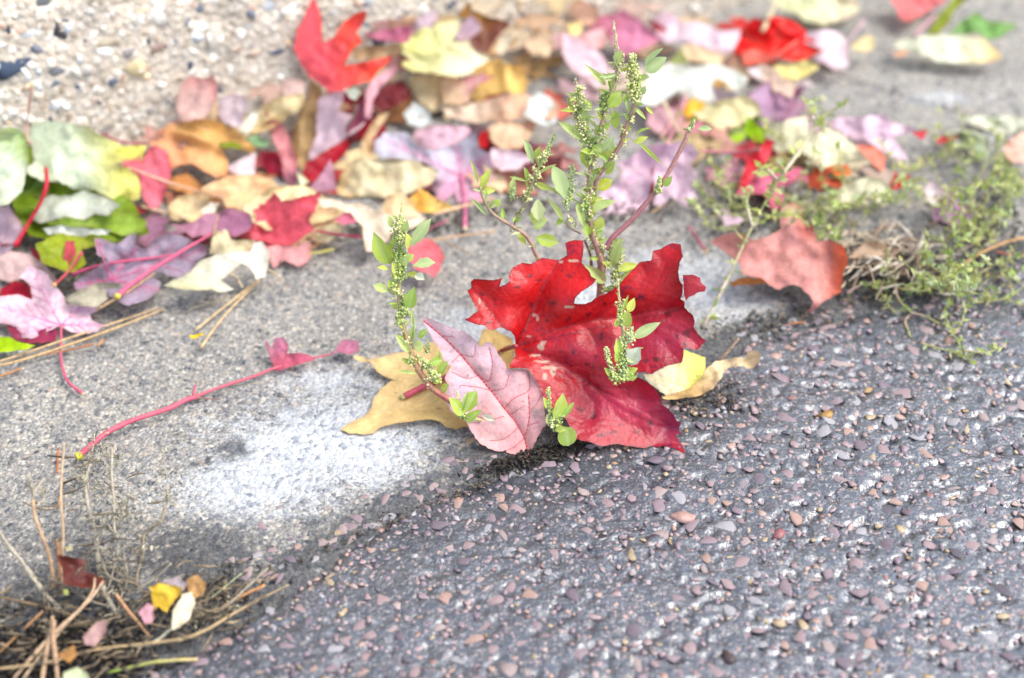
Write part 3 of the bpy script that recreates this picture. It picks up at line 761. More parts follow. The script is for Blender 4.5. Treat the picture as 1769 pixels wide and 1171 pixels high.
more = [(250,300,(236,200,150)),(300,250,(226,180,170)),(380,210,(230,205,170)),(450,230,(240,214,160)),(470,180,(220,190,180)),(520,260,(200,150,170)),(540,420,(236,206,170)),(480,430,(200,60,90)),(610,300,(236,214,170)),(640,240,(150,20,50)),(660,150,(240,220,190)),
 (700,60,(226,190,160)),(740,110,(206,110,120)),(760,200,(246,228,190)),(820,170,(238,206,120)),(840,130,(240,226,196)),(890,150,(236,196,150)),(900,80,(244,226,196)),(950,90,(226,190,196)),(960,20,(240,220,180)),(1000,90,(244,220,200)),(1040,60,(200,120,150)),
 (1050,140,(232,206,224)),(1090,160,(240,226,210)),(1150,60,(226,200,224)),(1170,140,(244,236,214)),(1220,110,(236,220,160)),(1250,190,(206,190,210)),(1270,60,(216,60,60)),(1310,110,(240,222,190)),(1340,150,(226,214,226)),(1360,210,(180,140,170)),(1380,260,(246,240,210)),
 (1220,240,(224,150,170)),(1200,270,(210,190,150)),(1310,280,(200,60,80)),(1180,230,(226,190,150)),(1250,260,(206,160,150)),(1150,330,(190,150,120)),(1270,150,(236,214,180)),(1330,90,(200,150,120)),(1420,110,(226,200,180)),(1410,240,(190,170,180)),(1450,300,(236,226,200)),(1490,260,(226,200,220)),(1520,320,(200,180,170)),(900,330,(200,140,120)),(860,320,(240,214,180)),(750,330,(196,120,140)),(200,330,(170,196,130)),(20,260,(180,200,160)),(20,400,(190,150,180)),(270,420,(150,110,140)),(380,400,(236,220,180)),(430,400,(226,120,130))]
CN = [((236,200,150),'peach'),((240,225,195),'cream'),((200,60,85),'crimson'),((150,20,50),'dark red'),((226,200,222),'lilac'),((205,130,155),'rose'),((238,206,120),'golden'),((226,180,165),'salmon'),((170,196,130),'green'),((180,140,170),'mauve'),((205,185,155),'fawn')]
for k, (a, b, c) in enumerate(more):
    cn = min(CN, key=lambda q: sum((u-w)**2 for u, w in zip(q[0], c)))[1]
    deep.append((a, b, 85+(k*37) % 45, (k*71) % 360, c, k % 3 == 0, ('crumpled ', 'curled ', 'dry ')[k % 3]+cn))
deep_jobs = []
for k, (px, py, s, rot, c, kind, cn) in enumerate(deep):
    g0 = G(px, py)[:2]; sm = s*0.00030*random.uniform(.9, 1.1); a = R(rot); pts = []
    for (lx, ly) in (OVAL if kind else MAPLE):
        x = (lx-.45)*sm; y = ly*sm
        P = np.array([g0[0]+x*math.cos(a)-y*math.sin(a), g0[1]+x*math.sin(a)+y*math.cos(a), .006])
        q = to_px(P); pts.append((float(q[0]), float(q[1])))
    deep_jobs.append((pts, c, cn, kind, px, py))
LV = []
def lv(label, key, pts, col, **kw): LV.append((label, key, pts, col, kw))
# back rows, top of the photograph
lv('sandy brown crumpled leaf behind the yellow green leaf by the wall','C',[(740,300),(850,280),(1000,270),(1060,300),(1000,340),(870,360),(740,370)],(190,165,130),tilt=40)
lv('dusty mauve leaf right of the upright red leaf','C',[(800,210),(930,180),(1080,150),(1110,195),(1080,260),(920,250),(850,230)],(200,115,150),tilt=40,edgec=.05)
lv('lilac leaf tip standing above the yellow green leaf','C',[(1100,130),(1180,90),(1240,60),(1270,110),(1200,190),(1100,210)],(228,205,228),tilt=50)
lv('brown and olive curled leaf at the top beside the lilac tips','C',[(1380,100),(1420,50),(1450,5),(1475,60),(1560,100),(1690,130),(1700,160),(1620,230),(1560,330),(1490,300),(1450,240),(1530,180),(1500,110)],(165,115,35),col2=(110,60,55),grad=[(1500,60),(1550,260)],tilt=30,warp=.1)
lv('small lilac rounded leaf end beside the brown olive leaf','C',[(1360,235),(1400,150),(1470,90),(1525,150),(1500,210),(1440,245)],(224,195,220),tilt=45)
lv('pale yellow green lobed leaf lying right of the upright red leaf','C',[(980,290),(1060,250),(1090,220),(1150,180),(1260,140),(1390,110),(1400,170),(1340,260),(1460,250),(1480,290),(1560,330),(1590,390),(1540,440),(1450,455),(1370,475),(1300,460),(1200,445),(1120,440),(1040,400),(1050,370),(1110,375),(1050,330)],(212,218,145),col2=(245,240,215),grad=[(1100,300),(1550,400)],tilt=30,edgec=.05,veins=((1300,450),[(1400,130),(1560,340),(1050,330)]),vcol=(235,232,190))
lv('cream folded leaf below the yellow green leaf','C',[(1080,470),(1180,460),(1270,450),(1290,530),(1260,620),(1230,680),(1150,620),(1100,540)],(246,222,178),tilt=35,curl=.08)
lv('peach leaf with a rosy corner below the yellow green leaf','C',[(1290,470),(1400,480),(1590,435),(1600,500),(1540,570),(1480,625),(1380,640),(1290,630),(1275,540)],(246,214,180),col2=(214,130,160),grad=[(1330,560),(1560,500)],tilt=35)
lv('golden yellow crumpled leaf near the top centre','E',[(-140,600),(-100,500),(-120,430),(-50,390),(60,345),(60,380),(180,400),(215,470),(210,560),(160,580),(90,560),(40,575),(-40,590),(-90,615)],(240,200,120),tilt=30,warp=.1,curl=.08,fold=[((60,360),(100,560),.004,10)])
lv('dark red brown hollow leaf left of the cream folded leaf','C',[(860,640),(855,570),(950,515),(1050,490),(1100,560),(1080,610),(980,650),(900,690)],(110,22,36),tilt=20,curl=.1)
lv('bluish white leaf scrap in the middle of the drift','C',[(1050,700),(1110,620),(1215,680),(1225,740),(1160,785),(1080,755)],(208,222,228),tilt=30)
lv('pale fawn leaf with tan veins among the top centre leaves','E',[(190,260),(330,165),(385,260),(340,350),(250,340)],(226,204,175),tilt=30)
lv('cream leaf standing on edge at the upper middle','E',[(20,310),(40,230),(100,190),(140,210),(110,300),(60,335)],(238,222,196),tilt=55)
lv('small straw yellow leaf behind the seed spike','E',[(460,140),(560,130),(545,200),(480,225)],(232,216,150),tilt=20)
lv('salmon pink leaf behind the tall seed spike','E',[(500,240),(600,185),(690,165),(700,260),(630,305),(540,270)],(240,182,188),tilt=30)
lv('rosy purple leaf behind the top of the green weed','E',[(680,160),(700,115),(790,60),(880,105),(990,200),(1045,235),(960,285),(830,345),(780,335),(720,230)],(200,122,158),tilt=25,col2=(214,140,175),grad=[(700,200),(1000,240)],edgec=.06)
lv('dark crimson leaf edge behind the rosy purple leaf','E',[(960,110),(1060,165),(1070,200),(1000,190)],(150,5,35),tilt=15)
lv('pale mauve long leaf behind the weed','E',[(430,200),(540,240),(620,290),(690,360),(730,500),(650,540),(560,470),(480,420),(430,330)],(228,200,218),tilt=25)
lv('lilac spreading leaf left of the bright red leaf','E',[(1070,160),(1150,140),(1250,125),(1400,190),(1520,180),(1515,230),(1440,340),(1320,300),(1180,250),(1050,265)],(228,208,228),tilt=20,edgec=.05)
lv('cream orange leaf under the lilac spreading leaf','E',[(1150,290),(1250,240),(1320,300),(1440,340),(1400,400),(1260,380),(1170,360)],(240,215,180),tilt=15)
lv('dull green leaf edge behind the white leaf','E',[(1080,370),(1160,290),(1200,370),(1180,420),(1090,400)],(170,185,120),tilt=15)
lv('big white leaf behind the weed, right of its top','E',[(900,640),(930,530),(950,440),(1080,385),(1250,400),(1380,385),(1470,420),(1560,470),(1555,530),(1480,560),(1430,500),(1370,480),(1340,530),(1370,600),(1330,645),(1290,620),(1180,600),(1150,560),(1060,600),(1000,650)],(208,217,214),tilt=22,edgec=.06,warp=.06)
lv('deep yellow leaf under the big white leaf','E',[(1160,690),(1180,640),(1230,590),(1310,640),(1250,700),(1200,720)],(238,188,40),tilt=20)
lv('pale cream yellow oval leaf right of the weed','E',[(1220,690),(1300,650),(1400,610),(1550,585),(1625,620),(1645,680),(1560,740),(1460,800),(1380,785),(1270,735)],(246,240,190),tilt=25,curl=.06)
lv('bright scarlet leaf near the top right','F',[(-10,340),(40,200),(110,110),(180,120),(260,100),(370,130),(430,180),(460,220),(545,310),(470,345),(380,375),(280,360),(160,330),(60,340)],(222,0,12),tilt=12,mat='RED0',edgec=.06,veins=((230,350),[(60,200),(300,120),(540,310)]),vcol=(230,110,90))
lv('coral red leaf strip on the front of the scarlet leaf','F',[(40,330),(110,295),(200,330),(270,375),(180,380),(60,400)],(235,110,95),tilt=20)
lv('pale cream leaf with a dark hole at the top edge','F',[(225,0),(240,-40),(720,-50),(745,0),(768,60),(700,110),(560,155),(430,130),(380,80),(290,60)],(208,216,176),col2=(232,222,196),grad=[(400,40),(700,80)],tilt=10,edgec=.08,hole=None,curl=.08)
lv('lilac pink leaf beside the scarlet leaf on the gutter','F',[(410,250),(440,200),(560,175),(630,200),(700,250),(690,340),(700,400),(610,435),(560,390),(470,360),(545,310),(470,280)],(234,216,234),tilt=14)
lv('small cream cupped leaf alone on the grey gutter','F',[(710,280),(750,240),(820,210),(862,230),(850,300),(790,322),(720,305)],(236,221,172),tilt=14,curl=.1)
lv('rose pink leaf at the very top right','F',[(955,0),(930,-60),(1290,-60),(1300,0),(1220,50),(1120,100),(1060,135),(1010,110),(990,50)],(226,122,128),tilt=12,edgec=.06)
lv('olive green leaf blade standing at the top right','F',[(1180,212),(1240,100),(1330,0),(1370,-40),(1440,-20),(1340,70),(1310,140),(1240,205)],(140,160,30),tilt=45)
lv('mid green leaf behind the white green leaf at top right','F',[(1300,210),(1370,140),(1480,70),(1530,120),(1730,150),(1640,220),(1560,245),(1480,200),(1390,215)],(118,168,92),tilt=18)
lv('whitish green leaf with golden underside on the gutter, top right','F',[(960,290),(1010,240),(1160,212),(1330,208),(1490,220),(1560,270),(1640,350),(1580,372),(1500,388),(1360,386),(1230,376),(1190,340),(1120,345),(1080,310)],(228,236,216),col2=(240,214,150),grad=[(1300,280),(1600,370)],tilt=25,edgec=.05)
lv('small rust leaf shred beside the whitish green leaf','F',[(960,320),(1050,300),(1060,330),(1000,350)],(220,170,140),tilt=10)
lv('grey purple leaf folded behind the cream oval leaf','F',[(80,590),(150,520),(230,480),(280,560),(330,600),(400,520),(435,520),(370,650),(290,720),(180,780),(120,690)],(172,142,176),col2=(150,90,120),grad=[(120,600),(380,620)],tilt=30,fold=[((240,500),(210,760),-.004,8)])
lv('pinkish cream leaf piled above the grey purple leaf','F',[(150,385),(250,420),(310,490),(390,490),(350,600),(260,580),(170,480)],(232,208,192),tilt=25)
lv('yellow cream leaf under the scarlet leaf','F',[(230,400),(340,390),(440,365),(520,410),(450,460),(390,490),(300,480)],(236,228,152),tilt=20)
lv('vivid green leaf tip between the cream leaves','E',[(1535,800),(1560,705),(1590,730),(1655,800),(1665,865),(1600,865)],(155,205,10),tilt=35)
lv('small vivid green scrap beside the green leaf tip','E',[(1445,835),(1540,805),(1555,840),(1490,872)],(150,195,20),tilt=10)
# left pile
lv('pale green leaf cut off by the left edge of the photo','A',[(-120,520),(0,480),(60,465),(130,480),(180,540),(195,700),(150,900),(60,985),(-100,1020)],(198,214,196),tilt=25,col2=(160,190,100),grad=[(20,700),(160,480)])
lv('dark olive green leaf beneath the big pale green leaf','A',[(80,930),(150,760),(160,590),(215,600),(240,820),(500,860),(800,890),(900,980),(960,1090),(1010,1180),(820,1250),(600,1210),(420,1250),(200,1200),(100,1060)],(112,142,28),tilt=15,edgec=.06)
lv('frosty pale green blade under the big pale green leaf','A',[(140,1040),(200,950),(300,920),(480,930),(560,890),(700,930),(812,990),(730,1062),(640,1050),(560,1095),(400,1080),(270,1118)],(206,216,206),tilt=28,edgec=.05)
lv('big pale green toothed leaf with a long stalk at left','A',[(215,440),(300,425),(400,430),(500,450),(600,465),(650,510),(740,560),(800,580),(870,640),(830,690),(760,720),(850,740),(930,800),(945,860),(945,940),(890,960),(840,985),(760,950),(700,920),(640,890),(560,880),(500,885),(450,850),(380,820),(300,835),(220,800),(180,750),(230,690),(220,600),(185,560)],(204,222,200),col2=(214,216,120),grad=[(450,640),(860,600)],tilt=32,curl=.06,tooth=1.6,veins=((215,575),[(700,760),(560,470),(300,830)]),vcol=(225,228,200),petiole=dict(pts=[(215,575),(180,540),(185,430),(215,180)],free=[0,0,.004,.012]),pcol=(240,190,170),pr=2.4)
lv('yellow green leaf corner behind the pink leaf, left','A',[(780,610),(860,590),(990,590),(960,660),(860,690),(800,670)],(222,224,110),tilt=25)
lv('dusky pink grey leaf standing against the wall','A',[(1200,250),(1230,170),(1290,120),(1380,140),(1430,108),(1472,170),(1465,280),(1430,340),(1370,410),(1230,430),(1190,350)],(216,184,182),tilt=58,curl=.05,col2=(220,160,160),grad=[(1330,300),(1420,130)])
lv('lilac scrap beside the dusky pink leaf at the wall','A',[(1480,270),(1560,240),(1650,260),(1672,320),(1640,400),(1640,450),(1590,470),(1500,430),(1465,370)],(226,212,228),tilt=50)
lv('light orange crumpled maple leaf, largest of the left pile','A',[(1010,560),(1060,500),(1150,440),(1300,420),(1400,405),(1500,440),(1590,490),(1650,550),(1730,610),(1700,645),(1640,620),(1560,600),(1500,620),(1540,700),(1530,780),(1460,810),(1380,765),(1290,710),(1220,720),(1160,750),(1120,640),(1020,590)],(250,196,120),tilt=30,warp=.12,curl=.05,col2=(236,170,130),grad=[(1400,500),(1200,700)],fold=[((1150,480),(1500,600),.004,9)])
lv('bright pink twin lobed leaf beside the big green leaf','A',[(820,715),(860,680),(960,692),(1010,600),(1060,592),(1130,640),(1158,760),(1120,900),(1070,1012),(1010,1015),(960,940),(950,850),(890,790)],(228,112,134),tilt=38,veins=((1060,1000),[(1060,610),(840,720)]),vcol=(240,140,160))
lv('green leaf tip under the fold of the orange maple leaf','A',[(1470,575),(1560,560),(1640,600),(1600,615),(1500,605)],(130,155,25),tilt=10)
lv('light orange wrinkled leaf below the orange maple leaf','A',[(1190,790),(1260,770),(1330,830),(1380,875),(1480,825),(1600,800),(1756,820),(1800,880),(1756,960),(1560,920),(1490,930),(1500,1005),(1400,965),(1250,905),(1130,875),(1140,820)],(240,178,112),tilt=25,warp=.12)
lv('pale lilac triangular leaf on the orange maple leaf','A',[(1520,745),(1600,690),(1725,638),(1718,790),(1610,795)],(228,208,220),tilt=20)
lv('tan leaf under the straw stalks left of centre','A',[(1130,1000),(1200,930),(1350,900),(1470,960),(1455,1060),(1330,1115),(1150,1085)],(236,216,172),tilt=18)
lv('small cream scale leaf beside the tan leaf','A',[(1345,1032),(1420,968),(1482,975),(1450,1040),(1380,1062)],(250,240,222),tilt=12)
lv('lilac pink leaf at the left edge under the red stalk','B',[(-40,60),(0,30),(50,20),(130,130),(140,180),(100,230),(40,300),(-40,340)],(206,180,202),tilt=30)
lv('spotted grey pink leaf above the pale pink maple leaf','B',[(-40,330),(60,280),(180,300),(260,360),(330,440),(320,520),(180,420),(60,460),(-40,430)],(216,188,192),tilt=20)
lv('yellow green curled leaf in front of the olive leaf','B',[(205,240),(340,175),(430,190),(570,200),(560,250),(470,270),(500,350),(430,405),(340,385),(240,345)],(142,162,26),tilt=20,warp=.1,col2=(175,190,60),grad=[(260,320),(560,220)])
lv('fresh green leaf below the frosty blade','B',[(270,122),(370,80),(500,100),(620,60),(740,40),(850,110),(830,170),(700,192),(620,160),(500,140),(350,135)],(140,172,62),tilt=18)
lv('narrow white curled leaf on the green leaves','B',[(250,152),(350,128),(500,145),(640,160),(620,187),(520,182),(430,208),(370,175),(280,186)],(236,246,242),tilt=15,curl=.08)
lv('plum pink leaf behind the grey purple maple leaf','B',[(980,130),(1120,110),(1200,60),(1265,60),(1230,180),(1110,202),(1050,152)],(176,125,156),tilt=20)
lv('grey purple maple leaf with a dark hole, left pile','B',[(545,205),(600,210),(680,240),(740,190),(790,170),(785,245),(850,268),(890,210),(960,178),(1050,188),(1110,215),(1190,250),(1195,300),(1130,340),(1130,400),(1030,442),(920,395),(880,430),(932,460),(920,512),(850,562),(790,582),(720,592),(680,570),(600,510),(440,505),(425,460),(520,400),(620,330),(560,300)],(158,146,172),tilt=22,veins=((640,445),[(560,215),(800,250),(1180,270),(430,480),(900,500)]),vcol=(205,100,140),veingeo=True,vw=2.0,edgec=.06,curl=.05,side=3)
lv('dark brown flat leaf scrap under the grey purple leaf','B',[(370,555),(460,502),(600,455),(722,470),(620,560),(560,602),(430,595)],(176,174,158),tilt=8)
lv('small rose leaf standing on the left pile','B',[(365,335),(380,220),(430,218),(442,300),(400,362),(380,385)],(208,86,98),tilt=35)
lv('white ragged leaf at the front edge of the left pile','X',[(282,493),(299,484),(329,469),(350,448),(378,438),(432,434),(438,420),(452,417),(466,434),(464,460),(458,478),(443,483),(432,462),(418,456),(404,466),(381,484),(405,500),(387,504),(350,501),(321,501)],(236,239,230),tilt=30,warp=.08,col2=(210,214,180),grad=[(420,440),(300,500)])
lv('pale tan leaf behind the white ragged leaf','B',[(1210,292),(1230,200),(1300,150),(1340,215),(1480,215),(1440,280),(1360,290),(1300,300)],(226,217,182),tilt=30)
lv('bright green leaf tip at the left edge of the photo','B',[(-60,775),(40,775),(120,808),(205,825),(150,852),(40,862),(-60,880)],(165,208,5),tilt=10)
lv('deep red leaf under the pale pink maple leaf','B',[(0,500),(80,450),(175,470),(190,580),(100,560),(0,545)],(165,5,45),tilt=8,push=False)
lv('dark wine leaf below the pale pink maple leaf','B',[(30,700),(180,690),(340,740),(320,800),(180,815),(80,790)],(140,40,80),tilt=4,push=False)
lv('pale pink pointed maple leaf at left with a long pink stalk','B',[(-70,600),(0,540),(100,530),(188,560),(175,480),(112,432),(170,358),(260,400),(320,480),(370,540),(392,610),(440,540),(520,525),(602,500),(570,580),(592,600),(520,650),(530,680),(605,708),(560,750),(470,762),(400,745),(350,715),(280,740),(200,782),(30,782),(60,750),(100,722),(60,705),(-60,690)],(236,206,228),tilt=22,veins=((352,706),[(0,600),(175,380),(590,510),(600,706),(50,775)]),vcol=(205,130,170),veingeo=True,vw=1.7,petiole=dict(pts=[(352,706),(354,800),(352,900),(390,1030),(480,1105)],tip=(226,200,150)),pcol=(226,96,126),pr=2.2,side=4,edgec=.04)
# centre of the drift
lv('lilac leaf behind the upright red leaf base','C',[(300,500),(400,475),(455,500),(440,590),(330,595)],(236,208,204),tilt=35)
lv('large upright rose red leaf leaning on the wall','C',[(490,-10),(515,0),(550,110),(555,270),(620,230),(690,130),(740,90),(822,58),(820,120),(760,200),(802,260),(740,300),(690,400),(750,390),(850,372),(985,338),(960,380),(900,430),(850,490),(740,520),(680,552),(600,562),(540,512),(470,462),(420,382),(383,290),(400,180),(450,90)],(240,98,112),col2=(238,78,58),grad=[(520,300),(720,230)],tilt=52,mat='P0',veins=((560,520),[(500,10),(800,80),(960,350)]),vcol=(225,70,90),edgec=.05,curl=.05)
lv('cream yellow leaf at the foot of the wall','C',[(190,650),(260,600),(400,570),(452,580),(440,650),(380,700),(250,720),(130,800),(100,770)],(250,230,180),tilt=38,curl=.08)
lv('pale grey green leaf left of the pink strip','C',[(35,790),(120,690),(172,680),(150,760),(90,832)],(222,228,212),tilt=35)
lv('soft green leaf scrap beside the orange maple leaf','C',[(90,842),(140,818),(235,870),(210,902),(130,890)],(145,195,145),tilt=25)
lv('tan folded leaf below the upright red leaf','C',[(360,930),(380,800),(430,650),(480,560),(470,470),(550,540),(540,620),(520,780),(505,900),(435,1040),(385,1000)],(204,174,126),tilt=40,fold=[((460,600),(410,980),.005,9)])
lv('long salmon pink curled leaf strip','C',[(198,655),(240,720),(320,760),(370,880),(402,1000),(412,1100),(370,1142),(318,1090),(300,960),(240,820),(208,720)],(236,158,166),tilt=42,col2=(180,120,150),grad=[(330,950),(380,1120)],curl=.12)
lv('plum purple leaf behind the lilac torn leaf','C',[(680,820),(760,700),(800,600),(850,530),(850,700),(770,790)],(134,64,96),tilt=35)
lv('dark crimson leaf under the lilac torn leaf','C',[(425,1100),(450,1000),(540,940),(700,850),(725,900),(620,1015),(560,1105),(480,1115)],(165,0,38),tilt=20)
lv('deep magenta leaf tip between the red leaf and the lilac torn leaf','C',[(570,560),(680,552),(760,600),(740,700),(660,690),(620,600)],(168,20,75),tilt=20,push=False)
lv('lilac torn leaf with a curling point, middle of the drift','C',[(460,1000),(480,920),(520,830),(520,700),(530,600),(590,580),(650,543),(692,560),(680,620),(660,680),(742,700),(700,760),(700,822),(822,738),(800,775),(640,882),(560,932),(500,985),(500,1040),(522,1085),(490,1095),(463,1050)],(240,218,238),tilt=42,edgec=.05)
lv('mauve pink narrow leaf above the dark hollow leaf','C',[(820,560),(870,480),(990,395),(1015,430),(900,545),(862,620),(858,725),(815,720)],(222,170,188),tilt=35)
lv('beige twisted leaf between the lilac leaf and the grey blue leaf','C',[(790,870),(840,780),(900,700),(962,685),(930,745),(860,850),(872,960),(800,965)],(228,198,154),tilt=35,curl=.1)
lv('pale green white scrap beside the dark hollow leaf','C',[(700,560),(760,528),(802,560),(760,612),(720,600)],(192,204,194),tilt=30)
lv('peach curled leaf, long and low in the middle','C',[(1290,660),(1400,648),(1520,620),(1660,580),(1780,575),(1870,600),(1969,600),(2010,650),(1970,720),(1850,735),(1769,722),(1690,732),(1500,752),(1400,732),(1310,702)],(250,226,206),tilt=30,curl=.1,col2=(236,190,160),grad=[(1500,640),(1700,740)])
lv('snow white leaf scrap left of the weed','E',[(190,705),(230,600),(290,560),(350,590),(405,660),(395,750),(330,772),(260,745)],(202,214,216),tilt=30)
lv('salmon tan leaf under the white leaf scrap','E',[(-30,780),(60,730),(180,745),(280,715),(262,800),(110,862),(-20,860)],(232,182,154),tilt=22)
lv('crimson rounded leaf tip above the grey blue leaf','C',[(1505,850),(1530,800),(1570,805),(1585,860),(1560,905),(1515,895)],(200,0,22),tilt=25)
lv('beige leaf ridge right of the crimson tip','C',[(1580,760),(1650,740),(1769,760),(1840,820),(1769,910),(1650,915),(1590,860)],(238,205,175),tilt=25,warp=.1)
lv('dark red brown leaf right of the grey blue leaf','E',[(160,1040),(230,960),(330,950),(430,960),(420,1040),(330,1080),(220,1090)],(96,34,40),tilt=10)
lv('grey blue maple leaf with pink veins, middle of the drift','D',[(1050,150),(1130,100),(1250,100),(1290,170),(1400,210),(1530,170),(1670,100),(1690,200),(1760,230),(1775,330),(1769,400),(1690,470),(1769,530),(1640,522),(1560,535),(1540,475),(1450,545),(1400,430),(1440,330),(1350,282),(1200,262),(1100,262),(1050,212)],(188,190,214),col2=(206,160,192),grad=[(1550,250),(1600,500)],tilt=26,veins=((1580,370),[(1130,150),(1550,172),(1755,240),(1769,400),(1440,520)]),vcol=(222,130,165),veingeo=True,vw=2.2,petiole=dict(pts=[(1580,370),(1590,430),(1602,540),(1602,690)],tip=(226,205,160)),pcol=(220,120,155),pr=4.0,side=3)
lv('dusty pink leaf lying on the grey blue maple leaf','D',[(1280,150),(1300,85),(1430,60),(1600,60),(1645,90),(1550,172),(1430,212),(1350,190)],(218,182,204),tilt=24)
lv('lavender pink leaf right of the grey blue maple leaf','E',[(-20,960),(0,905),(100,915),(180,930),(255,970),(170,1035),(60,1045),(0,1010)],(232,208,226),tilt=22)
lv('purple twisted leaf left of the big cream leaf','D',[(640,445),(700,390),(780,265),(805,350),(822,440),(760,475)],(178,134,160),tilt=30,curl=.1)
lv('tan leaf between the cream leaf and the cream curled leaf','D',[(1090,590),(1100,540),(1130,485),(1230,470),(1290,550),(1325,612),(1200,628)],(236,206,164),tilt=22)
lv('golden leaf with a pale rim below the big cream leaf','D',[(1230,530),(1330,440),(1400,490),(1540,555),(1562,580),(1450,594),(1330,594)],(226,172,76),tilt=28,col2=(250,216,130),grad=[(1330,560),(1500,540)])
lv('big cream leaf in the middle of the drift','D',[(800,480),(850,350),(880,290),(970,250),(1080,270),(1190,252),(1330,280),(1350,312),(1420,318),(1442,360),(1400,412),(1330,442),(1240,482),(1130,502),(1000,490),(900,502)],(253,238,200),tilt=26,curl=.08,edgec=.05,col2=(240,214,160),grad=[(1000,400),(830,450)])
lv('creamy yellow leaf beneath the rose pink leaf','D',[(250,545),(330,480),(440,430),(620,423),(720,478),(850,540),(875,600),(770,640),(650,672),(400,702),(262,622)],(249,234,190),tilt=16)
lv('orange tan crumpled leaf left of the rose pink leaf','D',[(-10,440),(80,400),(150,370),(290,358),(420,388),(475,440),(400,482),(300,532),(250,560),(150,565),(120,502),(0,470)],(241,197,152),tilt=22,warp=.12)
lv('dusky mauve leaf left of the rose pink leaf','D',[(80,702),(100,600),(160,558),(290,600),(312,650),(280,702),(200,742),(130,722)],(168,114,150),tilt=22)
lv('light rose leaf under the rose pink leaf','D',[(395,800),(450,788),(560,800),(662,760),(667,850),(640,892),(580,922),(500,882),(430,932),(408,862)],(236,172,178),tilt=18)
lv('ivory curled leaf with a drooping lobe at the front','D',[(700,505),(800,508),(870,538),(960,530),(1100,588),(1180,620),(1330,598),(1372,630),(1300,682),(1150,722),(1140,765),(1070,790),(1045,832),(1000,832),(985,760),(975,670),(900,602),(820,562),(730,560)],(246,231,212),tilt=35,curl=.08,edgec=.06)
lv('red pink shredded leaf under the ivory curled leaf','D',[(800,640),(850,600),(905,590),(945,650),(860,665)],(200,104,132),tilt=15)
lv('pale khaki leaf scrap at the front of the drift','D',[(700,685),(850,648),(852,702),(762,782),(680,762)],(226,221,182),tilt=12)
lv('rose pink toothed leaf at the front of the drift','D',[(180,740),(310,680),(330,610),(300,580),(380,540),(440,468),(482,522),(550,512),(722,468),(692,560),(652,640),(682,690),(600,752),(540,792),(440,782),(340,760),(270,750)],(228,98,118),tilt=34,tooth=1.2,veins=((345,755),[(705,480),(442,480),(640,690)]),vcol=(205,70,95),vw=1.4,side=5,curl=.05)
lv('small rose red round leaf lying on the gutter behind the left sprig','D',[(1250,800),(1310,740),(1390,750),(1452,800),(1478,870),(1450,942),(1410,992),(1380,962),(1300,942),(1270,882)],(228,112,126),tilt=20,petiole=dict(pts=[(1290,760),(1360,705),(1430,670),(1490,640)],tip=(224,190,140)),pcol=(226,130,150),pr=2.2)
lv('small pale green leaf tip by the salmon strip','D',[(578,340),(622,370),(655,412),(600,425)],(226,236,202),tilt=30)
# right side
lv('dull rose leaf behind the pale lilac maple leaf','E',[(950,650),(1080,655),(1185,690),(1160,800),(1040,835),(950,770)],(216,172,188),tilt=15)
lv('wine coloured leaf showing through the slit of the lilac maple leaf','X',[(1122,280),(1142,285),(1150,330),(1130,345),(1118,320)],(168,30,65),tilt=15,push=False)
lv('pale lilac pink maple leaf behind the weed, right of its stem','P',[(640,902),(665,870),(600,862),(640,800),(700,770),(722,720),(700,690),(760,660),(800,622),(880,600),(905,612),(960,590),(1020,612),(1047,650),(1010,690),(1037,740),(1010,780),(1042,835),(1000,842),(990,872),(920,830),(880,872),(850,862),(856,780),(845,700),(838,790),(830,870),(800,905),(770,890),(720,902)],(232,207,230),tilt=30,veins=((905,605),[(640,880),(700,690),(790,895),(1000,850),(1040,660)]),vcol=(218,170,200),veingeo=True,vw=2.4,side=3,petiole=dict(pts=[(905,605),(940,545),(965,480),(985,410)],free=[0,0,.002,.004],tip=(240,215,170)),pcol=(224,150,160),pr=3.2)
lv('mauve pink maple leaf under the knotweed','G',[(300,250),(360,160),(480,110),(640,120),(672,190),(600,180),(520,230),(592,270),(560,332),(480,330),(440,250)],(216,108,146),tilt=24)
lv('narrow red leaf standing left of the mauve pink leaf','G',[(300,240),(340,130),(370,60),(420,20),(450,-30),(490,-20),(470,60),(430,110),(370,190),(330,260)],(222,45,66),tilt=40)
lv('big pale cream leaf at right above the knotweed','F',[(190,822),(240,790),(330,730),(440,708),(450,800),(500,830),(560,780),(640,810),(720,880),(862,960),(850,1002),(760,990),(700,1000),(600,1032),(530,1032),(440,950),(400,930),(260,932),(220,880)],(250,248,218),tilt=28,edgec=.05,veins=((250,850),[(830,980),(440,720)]),vcol=(238,232,190))
lv('lilac star shaped maple leaf at right','F',[(560,760),(640,710),(780,712),(905,698),(980,750),(1150,800),(1070,812),(960,832),(1040,940),(1062,985),(970,970),(880,910),(800,850),(720,850),(650,800)],(228,204,228),tilt=18,veins=((960,832),[(580,765),(900,705),(1140,800),(1050,975)]),vcol=(214,170,200))
lv('coral orange leaf tip right of the big cream leaf','F',[(735,880),(862,888),(930,960),(905,1045),(840,1002)],(242,134,112),tilt=25)
lv('bright red forked leaf scrap in the knotweed','G',[(1078,200),(1108,125),(1122,172),(1185,148),(1130,220),(1090,228)],(218,28,50),tilt=30)
lv('cream curled leaf end in the knotweed','G',[(780,272),(850,200),(960,160),(1040,170),(1092,230),(1082,290),(1042,315),(990,270),(900,292),(800,305)],(234,234,204),tilt=30,curl=.1)
lv('orange leaf glimpse beneath the big cream leaf','G',[(760,110),(860,98),(885,150),(810,165)],(226,122,42),tilt=10)
lv('crimson leaf point right of the lilac star leaf','F',[(1080,812),(1180,795),(1150,855)],(192,20,48),tilt=15)
lv('crimson leaf point beside the green blade on the gutter','F',[(1228,862),(1280,818),(1372,842),(1250,882)],(192,14,44),tilt=12)
